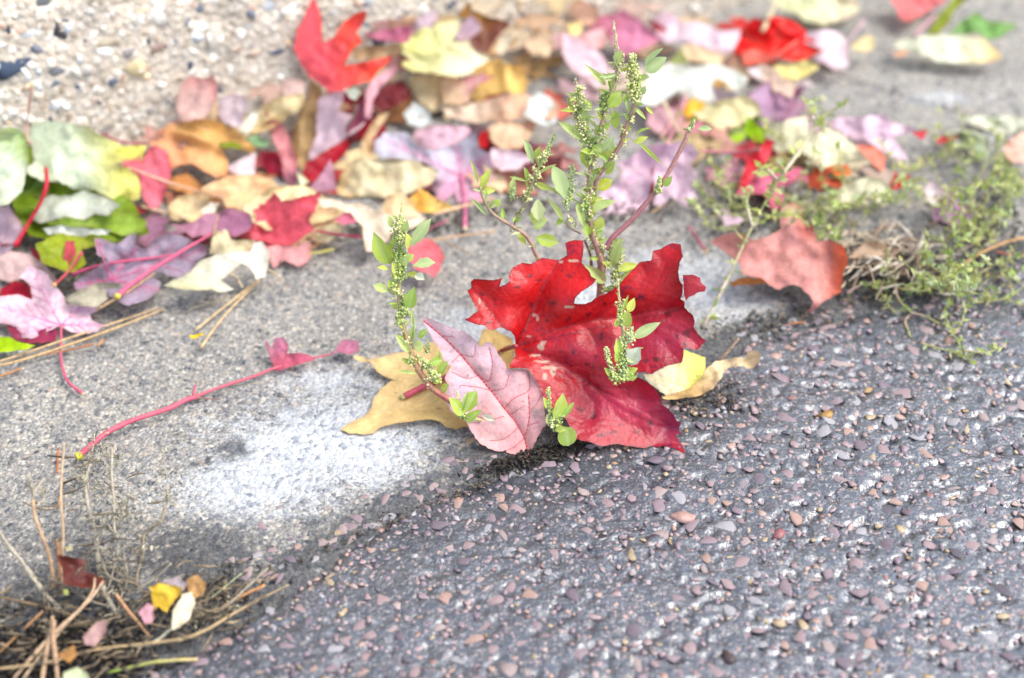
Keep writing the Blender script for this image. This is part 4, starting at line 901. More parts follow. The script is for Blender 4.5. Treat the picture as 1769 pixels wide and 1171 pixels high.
lv('dull green leaf with a dark rim flat on the gutter at right','F',[(1300,830),(1450,790),(1560,840),(1560,950),(1530,992),(1470,930),(1360,850)],(160,175,150),col2=(58,84,36),grad=[(1480,850),(1400,900)],tilt=12)
lv('whitish green flat leaf at the right edge of the gutter','F',[(1390,712),(1500,700),(1740,708),(1800,730),(1790,800),(1680,822),(1560,802),(1450,762)],(206,212,194),tilt=8)
lv('tan pink leaf at the right edge of the photo','F',[(1645,900),(1680,850),(1769,800),(1830,850),(1820,1010),(1700,992),(1650,950)],(226,180,166),tilt=25)
lv('small lilac leaf scrap on the gutter beside the knotweed','G',[(180,322),(260,330),(342,380),(310,402),(250,412),(230,370)],(222,198,222),tilt=18)
lv('dusky mauve leaf in the knotweed at far right','G',[(1285,320),(1390,238),(1440,300),(1492,340),(1470,442),(1380,400),(1300,382)],(192,152,192),tilt=28)
lv('pale pink leaf above the dusky mauve leaf','G',[(1240,230),(1300,165),(1362,240),(1295,312)],(238,218,228),tilt=30)
lv('dry fawn leaf lying in the straw heap','G',[(868,570),(960,488),(1080,500),(1122,550),(980,572)],(192,166,142),tilt=20,warp=.1)
lv('small tan leaf behind the rusty pink maple leaf','G',[(520,372),(540,300),(600,288),(645,330),(640,390),(560,400)],(236,192,166),tilt=25)
lv('rusty pink maple leaf on the seam at right, orange rim','G',[(163,490),(240,450),(330,448),(380,482),(470,460),(530,420),(520,368),(612,368),(690,410),(712,492),(782,480),(850,520),(868,600),(842,650),(832,742),(760,782),(700,832),(648,858),(692,800),(680,770),(620,715),(570,708),(520,732),(470,710),(430,675),(340,662),(320,600),(270,560)],(214,150,148),col2=(222,104,72),grad=[(720,600),(850,590)],tilt=30,veins=((700,490),[(180,490),(480,700),(740,780),(600,380),(860,600)]),vcol=(190,120,90),vw=1.6,curl=.06,edgec=.05,colfn='rust')
lv('orange underside curl of a leaf beneath the rusty pink leaf','G',[(265,692),(360,668),(440,678),(452,702),(360,708),(280,718)],(220,146,80),tilt=8,push=False)
# small leaves at the lower left
lv('dark brown withered leaf in the dead twigs','H',[(280,530),(330,540),(440,560),(442,620),(530,650),(552,680),(490,712),(400,700),(330,690),(320,600)],(96,44,40),tilt=15,warp=.16,group=0)
lv('pale lavender leaf behind the small yellow leaf','H',[(835,672),(920,643),(968,680),(950,722),(900,700)],(190,180,192),tilt=25,group=0)
lv('small bright yellow leaf at the lower left','H',[(772,700),(830,680),(870,688),(900,688),(942,700),(930,740),(900,780),(880,802),(862,836),(840,820),(820,800),(805,822),(790,790),(780,740)],(248,212,72),tilt=38,group=0,step=3.5,veins=((862,830),[(800,700),(930,705)]),vcol=(225,180,60),side=2,vw=1.2)
lv('round brown leaf beside the small yellow leaf','H',[(965,660),(1020,633),(1068,680),(1052,742),(1010,762),(972,720)],(206,164,110),tilt=35,group=0,curl=.1,step=4)
lv('pale grey cream oval leaf beside the small yellow leaf','H',[(888,880),(893,830),(940,740),(992,722),(1012,790),(980,862),(930,912),(890,922)],(222,216,192),tilt=35,group=0,curl=.06,step=4)
lv('tiny pink leaf under the small yellow leaf','H',[(715,832),(762,778),(797,800),(792,880),(750,892)],(222,170,186),tilt=30,group=0,step=4)
lv('dull pink folded leaf in the dead twigs, bottom left','H',[(428,960),(500,880),(547,868),(552,930),(490,1012),(440,1000)],(196,160,160),tilt=25,group=0)
lv('orange brown curled leaf among the needles, bottom left','H',[(298,1050),(380,1000),(402,1050),(360,1092)],(200,150,90),tilt=20,group=0,step=4)
lv('pale green leaf at the bottom edge, lower left','H',[(328,1142),(400,1113),(452,1142),(470,1190),(320,1190)],(196,212,176),tilt=15,group=0)
lv('yellow green leaf sliver by the dead twigs','H',[(325,712),(352,712),(358,742),(330,742)],(170,190,110),tilt=8,group=0,step=4)
lv('tiny pale pebble coloured petal by the pine needles','H',[(335,492),(372,486),(378,505),(345,512)],(200,196,150),tilt=8,group=0,step=4)
lv('yellow leaf flake beside the paired pine needles','B',[(1093,772),(1170,750),(1177,766),(1112,787)],(236,208,50),tilt=5,group=0,step=3)
def rustfn(px, py, C):
    a = T('G', [(570, 480)])[0]; f = np.exp(-(((px-a[0])/20)**2+((py-a[1])/16)**2))[:, None]*.55
    b = T('G', [(650, 440)])[0]; g = np.exp(-(((px-b[0])/22)**2+((py-b[1])/18)**2))[:, None]*.5
    C = C*(1-g)+lin((190, 60, 45))*g
    return C*(1-f)+lin((110, 60, 75))*f
def nearest(px, py):
    best = min(LV, key=lambda l: np.hypot(*(T(l[1], l[2]).mean(0)-np.array([px, py]))))
    return best[0]
KIND = ['lobed maple leaf', 'oval leaf']
for pts, c, cn, kind, px, py in deep_jobs:
    ref = nearest(px, py).split(' with ')[0].split(',')[0]; words = ref.split(' ')
    for stopw in ('behind','beside','below','under','beneath','on','at','in','near','left','right','above','between','lying','against','among','by','leaning','standing','cut','showing','alone'):
        if stopw in words[2:]: words = words[:2+words[2:].index(stopw)]
    make_leaf('X', pts, tuple(int(v) for v in c), '%s %s mostly buried under the %s' % (cn, KIND[kind], ' '.join(words)), tilt=random.uniform(8, 38), az=random.uniform(-150, -30), step=8, amp=2.5, warp=.10, edgec=.08, curl=.07, name='maple_leaf' if kind == 0 else 'leaf', maxh=.02, pct=60)
for k, (label, key, pts, col, kw) in enumerate(LV):
    kw = dict(kw); kw.pop('hole', None)
    if kw.get('group', 1) == 0: kw['group'] = 'small leaves caught in the dead twigs'
    if kw.get('colfn') == 'rust': kw['colfn'] = rustfn
    if 'mat' in kw: kw['mat'] = M_PINK if kw['mat'] == 'P0' else M_LEAF
    kw.setdefault('az', -90+((k*53) % 70)-35)
    kw['tilt'] = min(50, kw.get('tilt', 18)+6); kw.setdefault('edgec', .07); kw.setdefault('warp', .12); kw.setdefault('curl', .07)
    if 'group' not in kw and kw.get('push', True): kw.setdefault('h', .003+.013*((k*29) % 17)/17)
    if kw.get('group', 'z') == 'small leaves caught in the dead twigs': kw['h'] = .014
    kw.setdefault('amp', 1.3); kw.setdefault('step', 5.5 if 'veins' in kw else 6.5)
    kw['name'] = 'maple_leaf' if ('maple' in label or 'lobed' in label) else 'leaf'
    make_leaf(key, pts, col, label, **kw)
# ------------------------------------------------------------------ stalks and pine needles in and around the drift
TAN = (226,190,140)
stalk('A', [(310,740),(330,850),(280,980),(190,1110),(100,1270)], [3.2,4.5,3.6,3.6,5], (205,20,52), 'thick dark red leaf stalk standing over the green leaves at left', 'leaf_stalk', 'leaf stalk', 'loose leaf stalks', lift=.006, mat=M_STEM, arch=.006)
stalk('A', [(690,505),(770,560),(880,580),(1010,575)], [2.2,2.6,2.6,2.2], (190,100,105), 'dull red leaf stalk between the green leaf and the orange maple leaf', 'leaf_stalk', 'leaf stalk', 'loose leaf stalks', lift=.003, mat=M_STEM)
stalk('A', [(860,735),(1090,830),(1300,890),(1500,945)], [1.8,2.6,2.4,1.8], (240,190,160), 'pale pink stalk crossing the bright pink leaf', 'leaf_stalk', 'leaf stalk', 'loose leaf stalks', lift=.002, mat=M_STEM)
stalk('A', [(950,1000),(1100,1040),(1260,1085)], [2.4,3,2.2], (242,205,172), 'pale tan stalk below the bright pink leaf', 'leaf_stalk', 'leaf stalk', 'loose leaf stalks', lift=.002, mat=M_STEM)
stalk('B', [(1225,180),(1060,270),(860,400),(740,480),(680,540)], [2,3,3.6,4,5.5], (222,96,130), 'thick pink leaf stalk with a yellow foot over the grey purple leaf', 'leaf_stalk', 'leaf stalk', 'loose leaf stalks', lift=.004, mat=M_STEM, tip=(236,210,80), arch=.002)
stalk('B', [(1010,300),(900,322),(720,335),(620,348),(500,385),(418,415)], [1.6,2.4,2.6,2.6,3,3.4], (210,80,120), 'pink leaf stalk lying across the grey purple leaf', 'leaf_stalk', 'leaf stalk', 'loose leaf stalks', lift=.003, mat=M_STEM)
stalk('B', [(475,285),(430,360),(370,430),(315,475)], [3.6,2.8,2.6,2], (215,90,100), 'short pink stalk with a pale orange end beside the small rose leaf', 'leaf_stalk', 'leaf stalk', 'loose leaf stalks', lift=.006, mat=M_STEM, tip=(244,190,120))
stalk('D', [(690,702),(800,725),(980,742)], [2,2.4,2.6], (216,50,104), 'magenta leaf stalk under the ivory curled leaf', 'leaf_stalk', 'leaf stalk', 'loose leaf stalks', lift=.003, mat=M_STEM)
stalk('D', [(1410,602),(1560,560),(1690,525),(1790,500)], [3.4,3,2.4,2], (235,190,150), 'light tan stalk in front of the grey blue maple leaf', 'leaf_stalk', 'leaf stalk', 'loose leaf stalks', lift=.003, mat=M_STEM)
stalk('E', [(1190,560),(1150,640),(1090,760),(1030,850)], [2.6,3.4,3.6,3], (232,165,165), 'pink stalk in front of the big white leaf', 'leaf_stalk', 'leaf stalk', 'loose leaf stalks', lift=.004, mat=M_STEM)
stalk('E', [(1050,620),(1080,700),(1130,790),(1180,850)], [4.4,3,2.6,2], (246,222,178), 'cream stalk with a broad foot in front of the big white leaf', 'leaf_stalk', 'leaf stalk', 'loose leaf stalks', lift=.004, mat=M_STEM)
stalk('F', [(170,190),(210,110),(245,30),(280,-40)], [6,5,4.4,4], (226,205,165), 'beige stalk of the holed cream leaf at the top edge', 'leaf_stalk', 'leaf stalk', 'loose leaf stalks', lift=.006, mat=M_STEM)
stalk('F', [(1105,215),(1160,160),(1225,95)], [3,3.4,3.4], (226,160,175), 'pink leaf stalk on the gutter below the rose pink leaf', 'leaf_stalk', 'leaf stalk', 'loose leaf stalks', lift=.002, mat=M_STEM)
stalk('F', [(235,358),(300,310),(385,250)], [3,4,4], (240,110,90), 'coral stalk lying on the bright scarlet leaf', 'leaf_stalk', 'leaf stalk', 'loose leaf stalks', lift=.003, mat=M_STEM)
stalk('F', [(700,240),(760,170),(790,130)], [2.4,3,5], (228,190,200), 'dull pink leaf stalk above the small cream cupped leaf', 'leaf_stalk', 'leaf stalk', 'loose leaf stalks', lift=.002, mat=M_STEM)
stalk('G', [(60,410),(100,470),(148,540)], [2.6,2.8,3.4], (205,105,130), 'short rose stalk lying on the pale gutter right of the weed', 'leaf_stalk', 'leaf stalk', 'loose leaf stalks', mat=M_STEM, tip=(230,200,140))
stalk('E', [(1280,920),(1400,935),(1560,925),(1640,915)], [2.4,3,3,2.4], (228,140,150), 'rose stalk below the vivid green leaf tip', 'leaf_stalk', 'leaf stalk', 'loose leaf stalks', lift=.002, mat=M_STEM)
pn = lambda k, p, r, c, l, **kw: stalk(k, p, np.array(r)*.82, c, l, group='dry pine needles', **kw)
pn('B', [(-60,935),(150,875),(350,798),(560,728),(800,650),(912,608)], [2.4,2.8,2.8,2.4,1.4], TAN, 'upper of the long tan needles at the front of the left pile')
pn('B', [(-60,955),(100,925),(300,852),(560,772),(800,672),(955,612)], [2.4,2.8,3.0,2.6,1.6], (222,184,130), 'lower of the long tan needles at the front of the left pile', lift=.002)
pn('B', [(130,900),(300,870),(440,845),(540,818)], [1.6,1.8,2.2,3], (190,130,90), 'brown needle end under the long tan needles')
pn('B', [(-10,1005),(60,985),(125,958)], [2.8,3,2.8], (196,142,96), 'short brown needle at the left edge of the gutter')
pn('B', [(562,832),(600,790)], [3,2.8], (200,142,96), 'tiny brown needle stub on the gutter')
pn('B', [(1130,738),(1230,655),(1340,570),(1480,460)], [3.2,2.6,2.6,3], (232,200,150), 'upper needle of the forked pair leaving the white ragged leaf')
pn('B', [(1162,838),(1240,720),(1330,610),(1500,448)], [3.2,2.8,2.6,3], (230,196,146), 'lower needle of the forked pair leaving the white ragged leaf', lift=.0016)
pn('B', [(1340,412),(1380,440),(1402,492)], [2.4,3,2.6], (226,206,170), 'bent pale needle under the white ragged leaf', lift=.004)
pn('B', [(560,618),(720,532),(800,470),(892,408)], [3.2,3,2.8,2.4], (226,186,140), 'tan needle beneath the yellow foot of the pink stalk', lift=.003)
pn('B', [(1088,618),(1200,580),(1330,543)], [1.2,1.4,1.8], (190,175,140), 'thin grey needle in front of the white ragged leaf')
pn('D', [(1370,765),(1500,740),(1650,722),(1790,708)], [1.6,2.2,2.4,2.4], (224,178,130), 'long tan needle on the gutter behind the left sprig')
pn('D', [(1450,755),(1560,800),(1662,858)], [1.6,1.8,1.4], (196,164,130), 'thin brown needle on the gutter right of the round rose leaf')
pn('D', [(650,842),(720,838),(800,815)], [2.4,3.4,4], (214,202,110), 'thick yellow green stalk end at the front of the drift', mat=M_STEM)
pn('D', [(405,940),(450,970),(492,1010)], [2.2,2.6,2.4], (226,200,160), 'short tan needle at the tip of the white ragged leaf')
pn('D', [(170,960),(215,1000),(245,1050)], [2.4,3,2.4], (230,208,170), 'bent tan needle poking out under the white ragged leaf', lift=.003)
pn('G', [(1440,612),(1520,555),(1620,500),(1790,460)], [3,3.4,3.6,3.6], (220,170,110), 'thick golden straw lying on the seam at far right', lift=.004)
pn('G', [(1610,540),(1680,555),(1790,570)], [2.2,2.4,2.4], (190,110,90), 'reddish needle under the golden straw at far right')
pn('G', [(560,905),(600,900),(645,898)], [1.8,2.2,1.8], (196,130,80), 'tiny brown needle on the asphalt below the rusty pink leaf')
pn('P', [(840,900),(870,880),(900,858)], [2.0,2.4,2], (224,190,140), 'short tan needle below the pale lilac maple leaf')
# lower left tangle
pn('H', [(170,250),(180,330),(215,430),(250,520),(270,620),(278,710)], [3.6,3.4,3.4,3.6,4,4], (204,168,130), 'leftmost upright tan needle rising from the dead twigs', heights=[.045,.040,.032,.022,.012,.004])
pn('H', [(332,-40),(318,130),(315,260),(326,400),(322,560),(318,740)], [2,2.4,2.6,2.8,3,3], (206,176,140), 'tallest thin tan needle rising from the dead twigs', heights=[.060,.050,.042,.030,.016,.003])
pn('H', [(293,455),(304,520),(306,700)], [3,3.2,2.4], (208,150,100), 'short orange brown needle beside the dark withered leaf', heights=[.018,.014,.004])
pn('H', [(222,825),(90,950),(-10,1045)], [2.4,2.8,2.6], (172,128,84), 'brown needle crossing the left edge low down', heights=[.012,.008,.004])
pn('H', [(600,738),(660,820),(710,880),(772,955)], [3.4,3.4,3.2,2.6], (208,156,112), 'orange brown needle lying left of the small yellow leaf', heights=[.014,.010,.007,.004])
pn('H', [(70,1175),(160,1070),(290,930),(420,810),(480,720),(490,655)], [3,3.6,3.6,3.2,2.6,2.2], (212,178,142), 'left needle of the crossing bundle at the bottom left', heights=[.004,.010,.016,.018,.018,.018])
pn('H', [(120,1175),(250,1000),(370,860),(470,760),(535,670)], [3,3.6,3.4,3,2.2], (218,186,150), 'right needle of the crossing bundle at the bottom left', heights=[.004,.010,.014,.018,.020])
pn('H', [(215,1200),(240,1040),(262,930),(272,850)], [4,4,3.6,3], (206,170,132), 'left upright needle at the bottom edge', heights=[.004,.012,.018,.024])
pn('H', [(300,1200),(285,1050),(275,960),(280,870)], [4,4,3.8,3], (206,166,130), 'right upright needle at the bottom edge', heights=[.004,.012,.018,.024])
pn('H', [(1495,688),(1350,760),(1200,842),(1080,915),(960,965),(820,985),(700,1000),(560,1015),(420,1040),(250,1090),(-20,1125)], [1.2,2,2.8,3,3.4,3,2.8,2.8,2.6,2.6,2.4], (196,166,122), 'longest tan grass blade running along the seam at lower left', heights=[.006,.007,.008,.009,.009,.009,.009,.009,.010,.010,.010])
pn('H', [(1388,600),(1290,690),(1180,790),(1080,840),(990,870)], [2,2.6,3,2.4,2], (180,164,140), 'grey stalk above the long tan grass blade', heights=[.016,.012,.007,.004,.003])
pn('H', [(1372,690),(1260,742),(1150,803)], [3,3.2,2.6], (216,158,102), 'orange tan needle above the long tan grass blade', heights=[.008,.006,.004])
pn('H', [(1252,628),(1160,702),(1062,782)], [1.2,1.6,1.4], (186,190,140), 'thin pale green grass blade right of the small yellow leaf', heights=[.008,.005,.003])
pn('H', [(560,1142),(660,1120),(780,1092),(900,1080),(1022,1074)], [2,3,3.4,3.4,3], (150,180,70), 'green grass stem with a tan end at the bottom left', heights=[.004,.005,.006,.006,.005], col2=(216,190,130), mat=M_STEM)
pn('H', [(885,578),(840,625),(780,672),(700,718)], [1.6,1.8,1.8,1.6], (206,196,170), 'pale stick rising above the small yellow leaf', heights=[.022,.016,.010,.004])
pn('H', [(960,865),(880,920),(800,985),(700,1010)], [1.2,2.4,3,2], (214,206,170), 'pale papery grass blade below the grey cream oval leaf', heights=[.016,.012,.009,.008])
pn('H', [(300,-10),(296,110)], [2.4,2], (206,120,70), 'tiny orange needle beside the tallest tan needle', heights=[.002,.002])
pn('S', [(20,840),(0,960)], [2,2], (200,140,90), 'tiny orange needle at the left edge', heights=[.002,.002])
def twig(label, k, stems, c=(204,192,168), crumbs=40, cr=.0011, seed=0, hts=None):
    rr_ = np.random.default_rng(seed); g = None; mbs = []
    for s, (pts, r, h) in enumerate(stems):
        pp = T(k, pts); pl = [CAM+ray(q[0], q[1])*float(ground_t(q[0], q[1], (h[0]+(h[1]-h[0])*j/(len(pp)-1))*.55)) for j, q in enumerate(pp)]
        if g is None: g = empty('dead_weed', pl[-1]); tag(g, label, 'dead weed', 'dead weeds of the lower left tangle')
        V, F, C = tube(pl, np.array(r)*.000236, 6, 7, c=lin(c), c2=lin(tuple(np.array(c)*.85)), bumpy=.35, seed=seed+s)
        m = MB(); m.add(V, F, C); cp = catmull(pl, 8)
        for _ in range(3):
            i = rr_.integers(len(cp)); dv = rr_.normal(size=3)*[.7, .5, 1]+[0, 0, .6]; dv /= np.linalg.norm(dv); l = rr_.uniform(.003, .010)
            q = [cp[i], cp[i]+dv*l*.5+rr_.normal(size=3)*.0008, cp[i]+dv*l]
            V, F, C = tube(q, [.00022, .00012], 4, 3, c=lin(c)); m.add(V, F, C)
        m.build('stem', M_TWIG, g); mbs.append(cp)
    m = MB(); allp = np.vstack(mbs)
    for _ in range(int(crumbs*.6)):
        p = allp[rr_.integers(len(allp))]+rr_.normal(size=3)*.0022; p[2] = max(p[2], .001)
        for _ in range(rr_.integers(2, 5)):
            V, F = ROCKS[rr_.integers(14)]; q = p+rr_.normal(size=3)*.0011
            m.add((V*np.array([1.5, .7, .4])*cr*rr_.uniform(.4, 1))@randrot(rr_).T+q, F, lin(tuple(np.array([196,186,158])*rr_.uniform(.5, 1.15))))
    tag(m.build('withered_bracts', M_TWIG, g), kind='stuff')
twig('grey bare twig slanting up to the left edge', 'H', [([(-10,400),(40,480),(110,565),(170,650),(210,710),(270,780),(340,850)], [2.2,2.8,3.4,3.8,4,4.4], (.030,.004)), ([(200,680),(250,760),(300,800)], [2,2.4], (.014,.008))], crumbs=14, seed=1)
twig('grey weed stem with clusters left of the tall brown stem', 'H', [([(470,65),(442,150),(460,300),(492,400),(505,530),(520,660)], [1.6,2.2,3,3.4,4,4.6], (.040,.006)), ([(520,640),(540,720),(580,800),(620,865)], [3.6,3.2,3], (.010,.004)), ([(320,95),(400,120),(445,150)], [1,1.4], (.038,.036)), ([(490,480),(560,520),(640,560)], [1.2,1], (.02,.014))], crumbs=60, seed=2)
twig('thin grey weed stem with dense withered clusters', 'H', [([(580,-20),(578,120),(590,280),(592,400),(610,480),(590,600),(560,700)], [1.4,1.8,2,2.2,2.2,2.4], (.050,.004)), ([(580,290),(640,300),(650,260)], [1,1], (.034,.034)), ([(590,420),(540,350),(520,330)], [1,1], (.026,.030))], crumbs=130, seed=3, cr=.0009)
twig('bare zigzag twig leaning right over the grey gutter', 'H', [([(868,230),(842,345),(790,390),(745,432),(740,540),(715,610),(702,690)], [1.4,2.2,2.2,2.4,2.4,2.6], (.034,.004)), ([(720,540),(690,500),(680,540)], [.8,.8], (.014,.016))], crumbs=26, seed=4, c=(176,160,130))
twig('withered weed end hanging over the pale gutter', 'H', [([(150,110),(165,190),(172,250)], [1.2,1.6], (.047,.045)), ([(230,140),(190,190),(172,230)], [2.4,1.6], (.048,.046))], crumbs=18, seed=5)
twig('brown dead stem along the left edge in the tangle', 'H', [([(-10,750),(100,775),(220,802),(350,840),(420,850)], [2,2.6,2.6,2.4], (.012,.010)), ([(380,600),(440,640),(520,660)], [1.6,1.4], (.016,.014)), ([(330,590),(420,640),(500,650)], [1,1], (.014,.012))], c=(140,116,88), crumbs=20, seed=6)
twig('bent grey stick in front of the dark withered leaf', 'H', [([(250,655),(330,690),(420,750),(520,790),(600,800)], [1.6,2,2,1.8], (.012,.006)), ([(640,540),(655,620),(650,700),(610,780)], [1.6,2,2], (.016,.004)), ([(560,500),(530,560),(560,640),(635,680)], [1.2,1.8,2.6], (.02,.012))], crumbs=16, seed=7, c=(166,152,130))
twig('dry stalk of withered bracts above the orange tan needle', 'H', [([(1200,800),(1100,830),(1020,850),(960,900)], [1,1.4,1.2], (.008,.006))], crumbs=70, seed=8, c=(180,160,120), cr=.0010)
twig('small dead weed clump beneath the pink stalk foot', 'S', [([(185,580),(180,640),(165,700),(150,790),(155,880)], [1,1.2,1.4,1.4], (.022,.006)), ([(290,640),(275,740),(278,860),(290,960),(300,1060)], [1.2,1.6,1.6,1.8], (.030,.008)), ([(140,710),(200,720),(250,690),(250,660)], [1,1.6,1], (.014,.016))], crumbs=90, seed=9, cr=.0009)
twig('tiny withered weed tip above the zigzag twig', 'S', [([(530,680),(545,760),(555,840),(548,900)], [.7,.9,1], (.044,.036))], crumbs=24, seed=10, cr=.0009)
# soil, crumbs and needles litter
rr = np.random.default_rng(77)
m = MB()
def scatter(n, cx, cy, rx, ry, cols, lo, hi, flat=.5, hmax=.003, ang=0):
    for _ in range(n):
        a, b = rr.normal(size=2)*.5; px = cx+(a*math.cos(ang)-b*ry/rx*math.sin(ang))*rx; py = cy+(a*math.sin(ang)+b*ry/rx*math.cos(ang))*rx
        p = G(px, py); V, F = ROCKS[rr.integers(14)]; r = rr.uniform(lo, hi)
        V2 = (V*np.array([1.3, .8, flat])*r)@(rotz(rr.uniform(0, 6.3))@np.array(Matrix.Rotation(rr.normal(0, .5), 3, 'X'))).T
        m.add(V2+p+[0, 0, .001+rr.uniform(0, hmax)*abs(rr.normal())*.5], F, lin(cols[rr.integers(len(cols))], .5))
SOIL = [(90,84,76),(66,62,60),(110,98,84),(140,122,100),(84,84,88),(160,144,118)]
scatter(500, 110, 1110, 190, 80, SOIL, .0005, .0018, hmax=.006)
scatter(900, 70, 1145, 170, 50, [(40,34,30),(56,48,40),(30,28,28),(84,66,50)], .0006, .0020, hmax=.004)
scatter(300, 330, 1040, 160, 40, SOIL, .0004, .0014, hmax=.004, ang=-.35)
scatter(620, 930, 790, 100, 16, [(50,42,34),(34,30,28),(70,58,44),(96,80,58),(44,40,40)], .0004, .0013, ang=-.3)
scatter(90, 820, 845, 120, 10, SOIL, .0003, .0010, ang=-.4)
scatter(70, 650, 915, 160, 12, SOIL, .0003, .0010, ang=-.42)
scatter(300, 1210, 690, 80, 30, SOIL, .0003, .0012)
scatter(170, 1330, 560, 140, 22, SOIL+[(190,200,200)], .0004, .0013, ang=-.15)
scatter(700, 1520, 470, 140, 60, SOIL+[(160,130,90)], .0005, .0016, hmax=.006)
scatter(500, 1690, 400, 100, 70, SOIL, .0005, .0014, hmax=.005)
scatter(500, 1320, 360, 110, 60, SOIL+[(190,180,160)], .0004, .0016, hmax=.004)
for cx, cy in [(60,520),(180,470),(330,440),(470,420),(620,400),(760,385),(900,360),(1090,370)]: scatter(170, cx, cy, 110, 22, SOIL, .0004, .0013, ang=-.12)
tag(tag(m.build('soil_litter', M_GRIT, None, origin=G(900, 800)), 'dark soil crumbs and tiny litter caught along the asphalt seam', 'soil litter'), kind='stuff')
m = MB()
for _ in range(230):
    k = rr.random()
    if k < .55: c0 = np.array([rr.normal(130, 110), rr.normal(1110, 45)])
    elif k < .9: c0 = np.array([rr.normal(330, 60), rr.normal(1040, 25)])
    else: c0 = np.array([rr.normal(150, 60), rr.normal(880, 60)])
    a = rr.uniform(-1.2, .5); l = rr.uniform(6, 30); d_ = np.array([math.cos(a), math.sin(a)*.7])*l; bn = rr.normal(0, 3, 2)
    hh = rr.uniform(.001, .008) if k < .9 else rr.uniform(.001, .02)
    pl = [G(*(c0-d_), hh), G(*(c0+bn), hh+.001), G(*(c0+d_), max(.001, hh+rr.normal(0, .003)))]
    V, F, C = tube(pl, [.00022, rr.uniform(.0002, .0005), .0002], 5, 4, c=lin(tuple(np.array([170,148,116])*rr.uniform(.5, 1.1))), bumpy=.2); m.add(V, F, C)
tag(tag(m.build('dead_stem_litter', M_TWIG, None, origin=G(130, 1100)), 'short broken bits of dead stems scattered through the lower left tangle', 'plant litter'), kind='stuff')
m = MB()
for _ in range(150):
    c0 = np.array([rr.normal(1525, 60), rr.normal(440, 26)]); a = rr.normal(-.35, .8); l = rr.uniform(6, 34); d_ = np.array([math.cos(a), math.sin(a)*.8])*l
    hh = rr.uniform(.001, .012); pl = [G(*(c0-d_), hh), G(*(c0+rr.normal(0, 4, 2)), hh+.001), G(*(c0+d_), max(.001, hh+rr.normal(0, .003)))]
    cc = [(224,206,176),(206,184,154),(176,150,124),(232,220,200),(150,124,104)][rr.integers(5)]
    V, F, C = tube(pl, [.0003, rr.uniform(.0003, .0010), .0003], 5, 4, flat=.4, c=lin(cc), bumpy=.3); m.add(V, F, C)
tag(tag(m.build('straw_heap', M_TWIG, None, origin=G(1530, 460)), 'heap of dry straw and withered grass on the seam beside the rusty pink leaf', 'straw heap'), kind='stuff')

# ------------------------------------------------------------------ green things
def blade_mesh(name, col, fold=.18, droop=.15, seed=0, mid=(210, 222, 170), shape=0):
    rr_ = np.random.default_rng(seed); nu_, nv_ = 12, 7; V = []; C = []
    for i in range(nu_):
        u_ = i/(nu_-1); w = (math.sin(math.pi*min(1, u_**(.75 if shape == 0 else 1.15)))**.85)*.5 if shape < 2 else .5*math.sqrt(max(0, 1-(2*u_-1)**2))
        w *= 1+.10*math.sin(u_*19+seed) if shape == 1 else 1
        w = max(w, .02)
        for j in range(nv_):
            s_ = (j/(nv_-1)-.5)*2; V.append((u_, s_*w, abs(s_)*w*fold*2-droop*u_*u_+.02*math.sin(9*u_+seed+2*s_)))
            f = math.exp(-(s_*w/.05)**2)*.55; sv = (.5+.5*math.sin(u_*26-abs(s_)*5))*.16
            c = lin(col, .95)*(1-f-sv*.4)+lin(mid, .95)*(f+sv*.4); e = abs(s_)**6*.25; C.append(c*(1-e)+lin((225, 225, 190), .6)*e)
    F = [(i*nv_+j, (i+1)*nv_+j, (i+1)*nv_+j+1, i*nv_+j+1) for i in range(nu_-1) for j in range(nv_-1)]
    return mesh_np(name, V, F, M_GREEN, np.array(C))
GR = [(196,222,88),(172,208,82),(208,226,134),(220,232,96),(192,214,146),(226,234,170),(168,204,98)]
BL = [blade_mesh('leaf', g, seed=i*3+k, shape=k, droop=(.1, .25)[k]) for i, g in enumerate(GR) for k in (0, 1)]
BY = blade_mesh('leaf', (216, 222, 60), seed=50, shape=1); BR = blade_mesh('leaf', (176, 206, 90), seed=51, shape=2, fold=.05, droop=.05); BP = blade_mesh('leaf', (226, 232, 208), seed=52, shape=1, fold=.4)
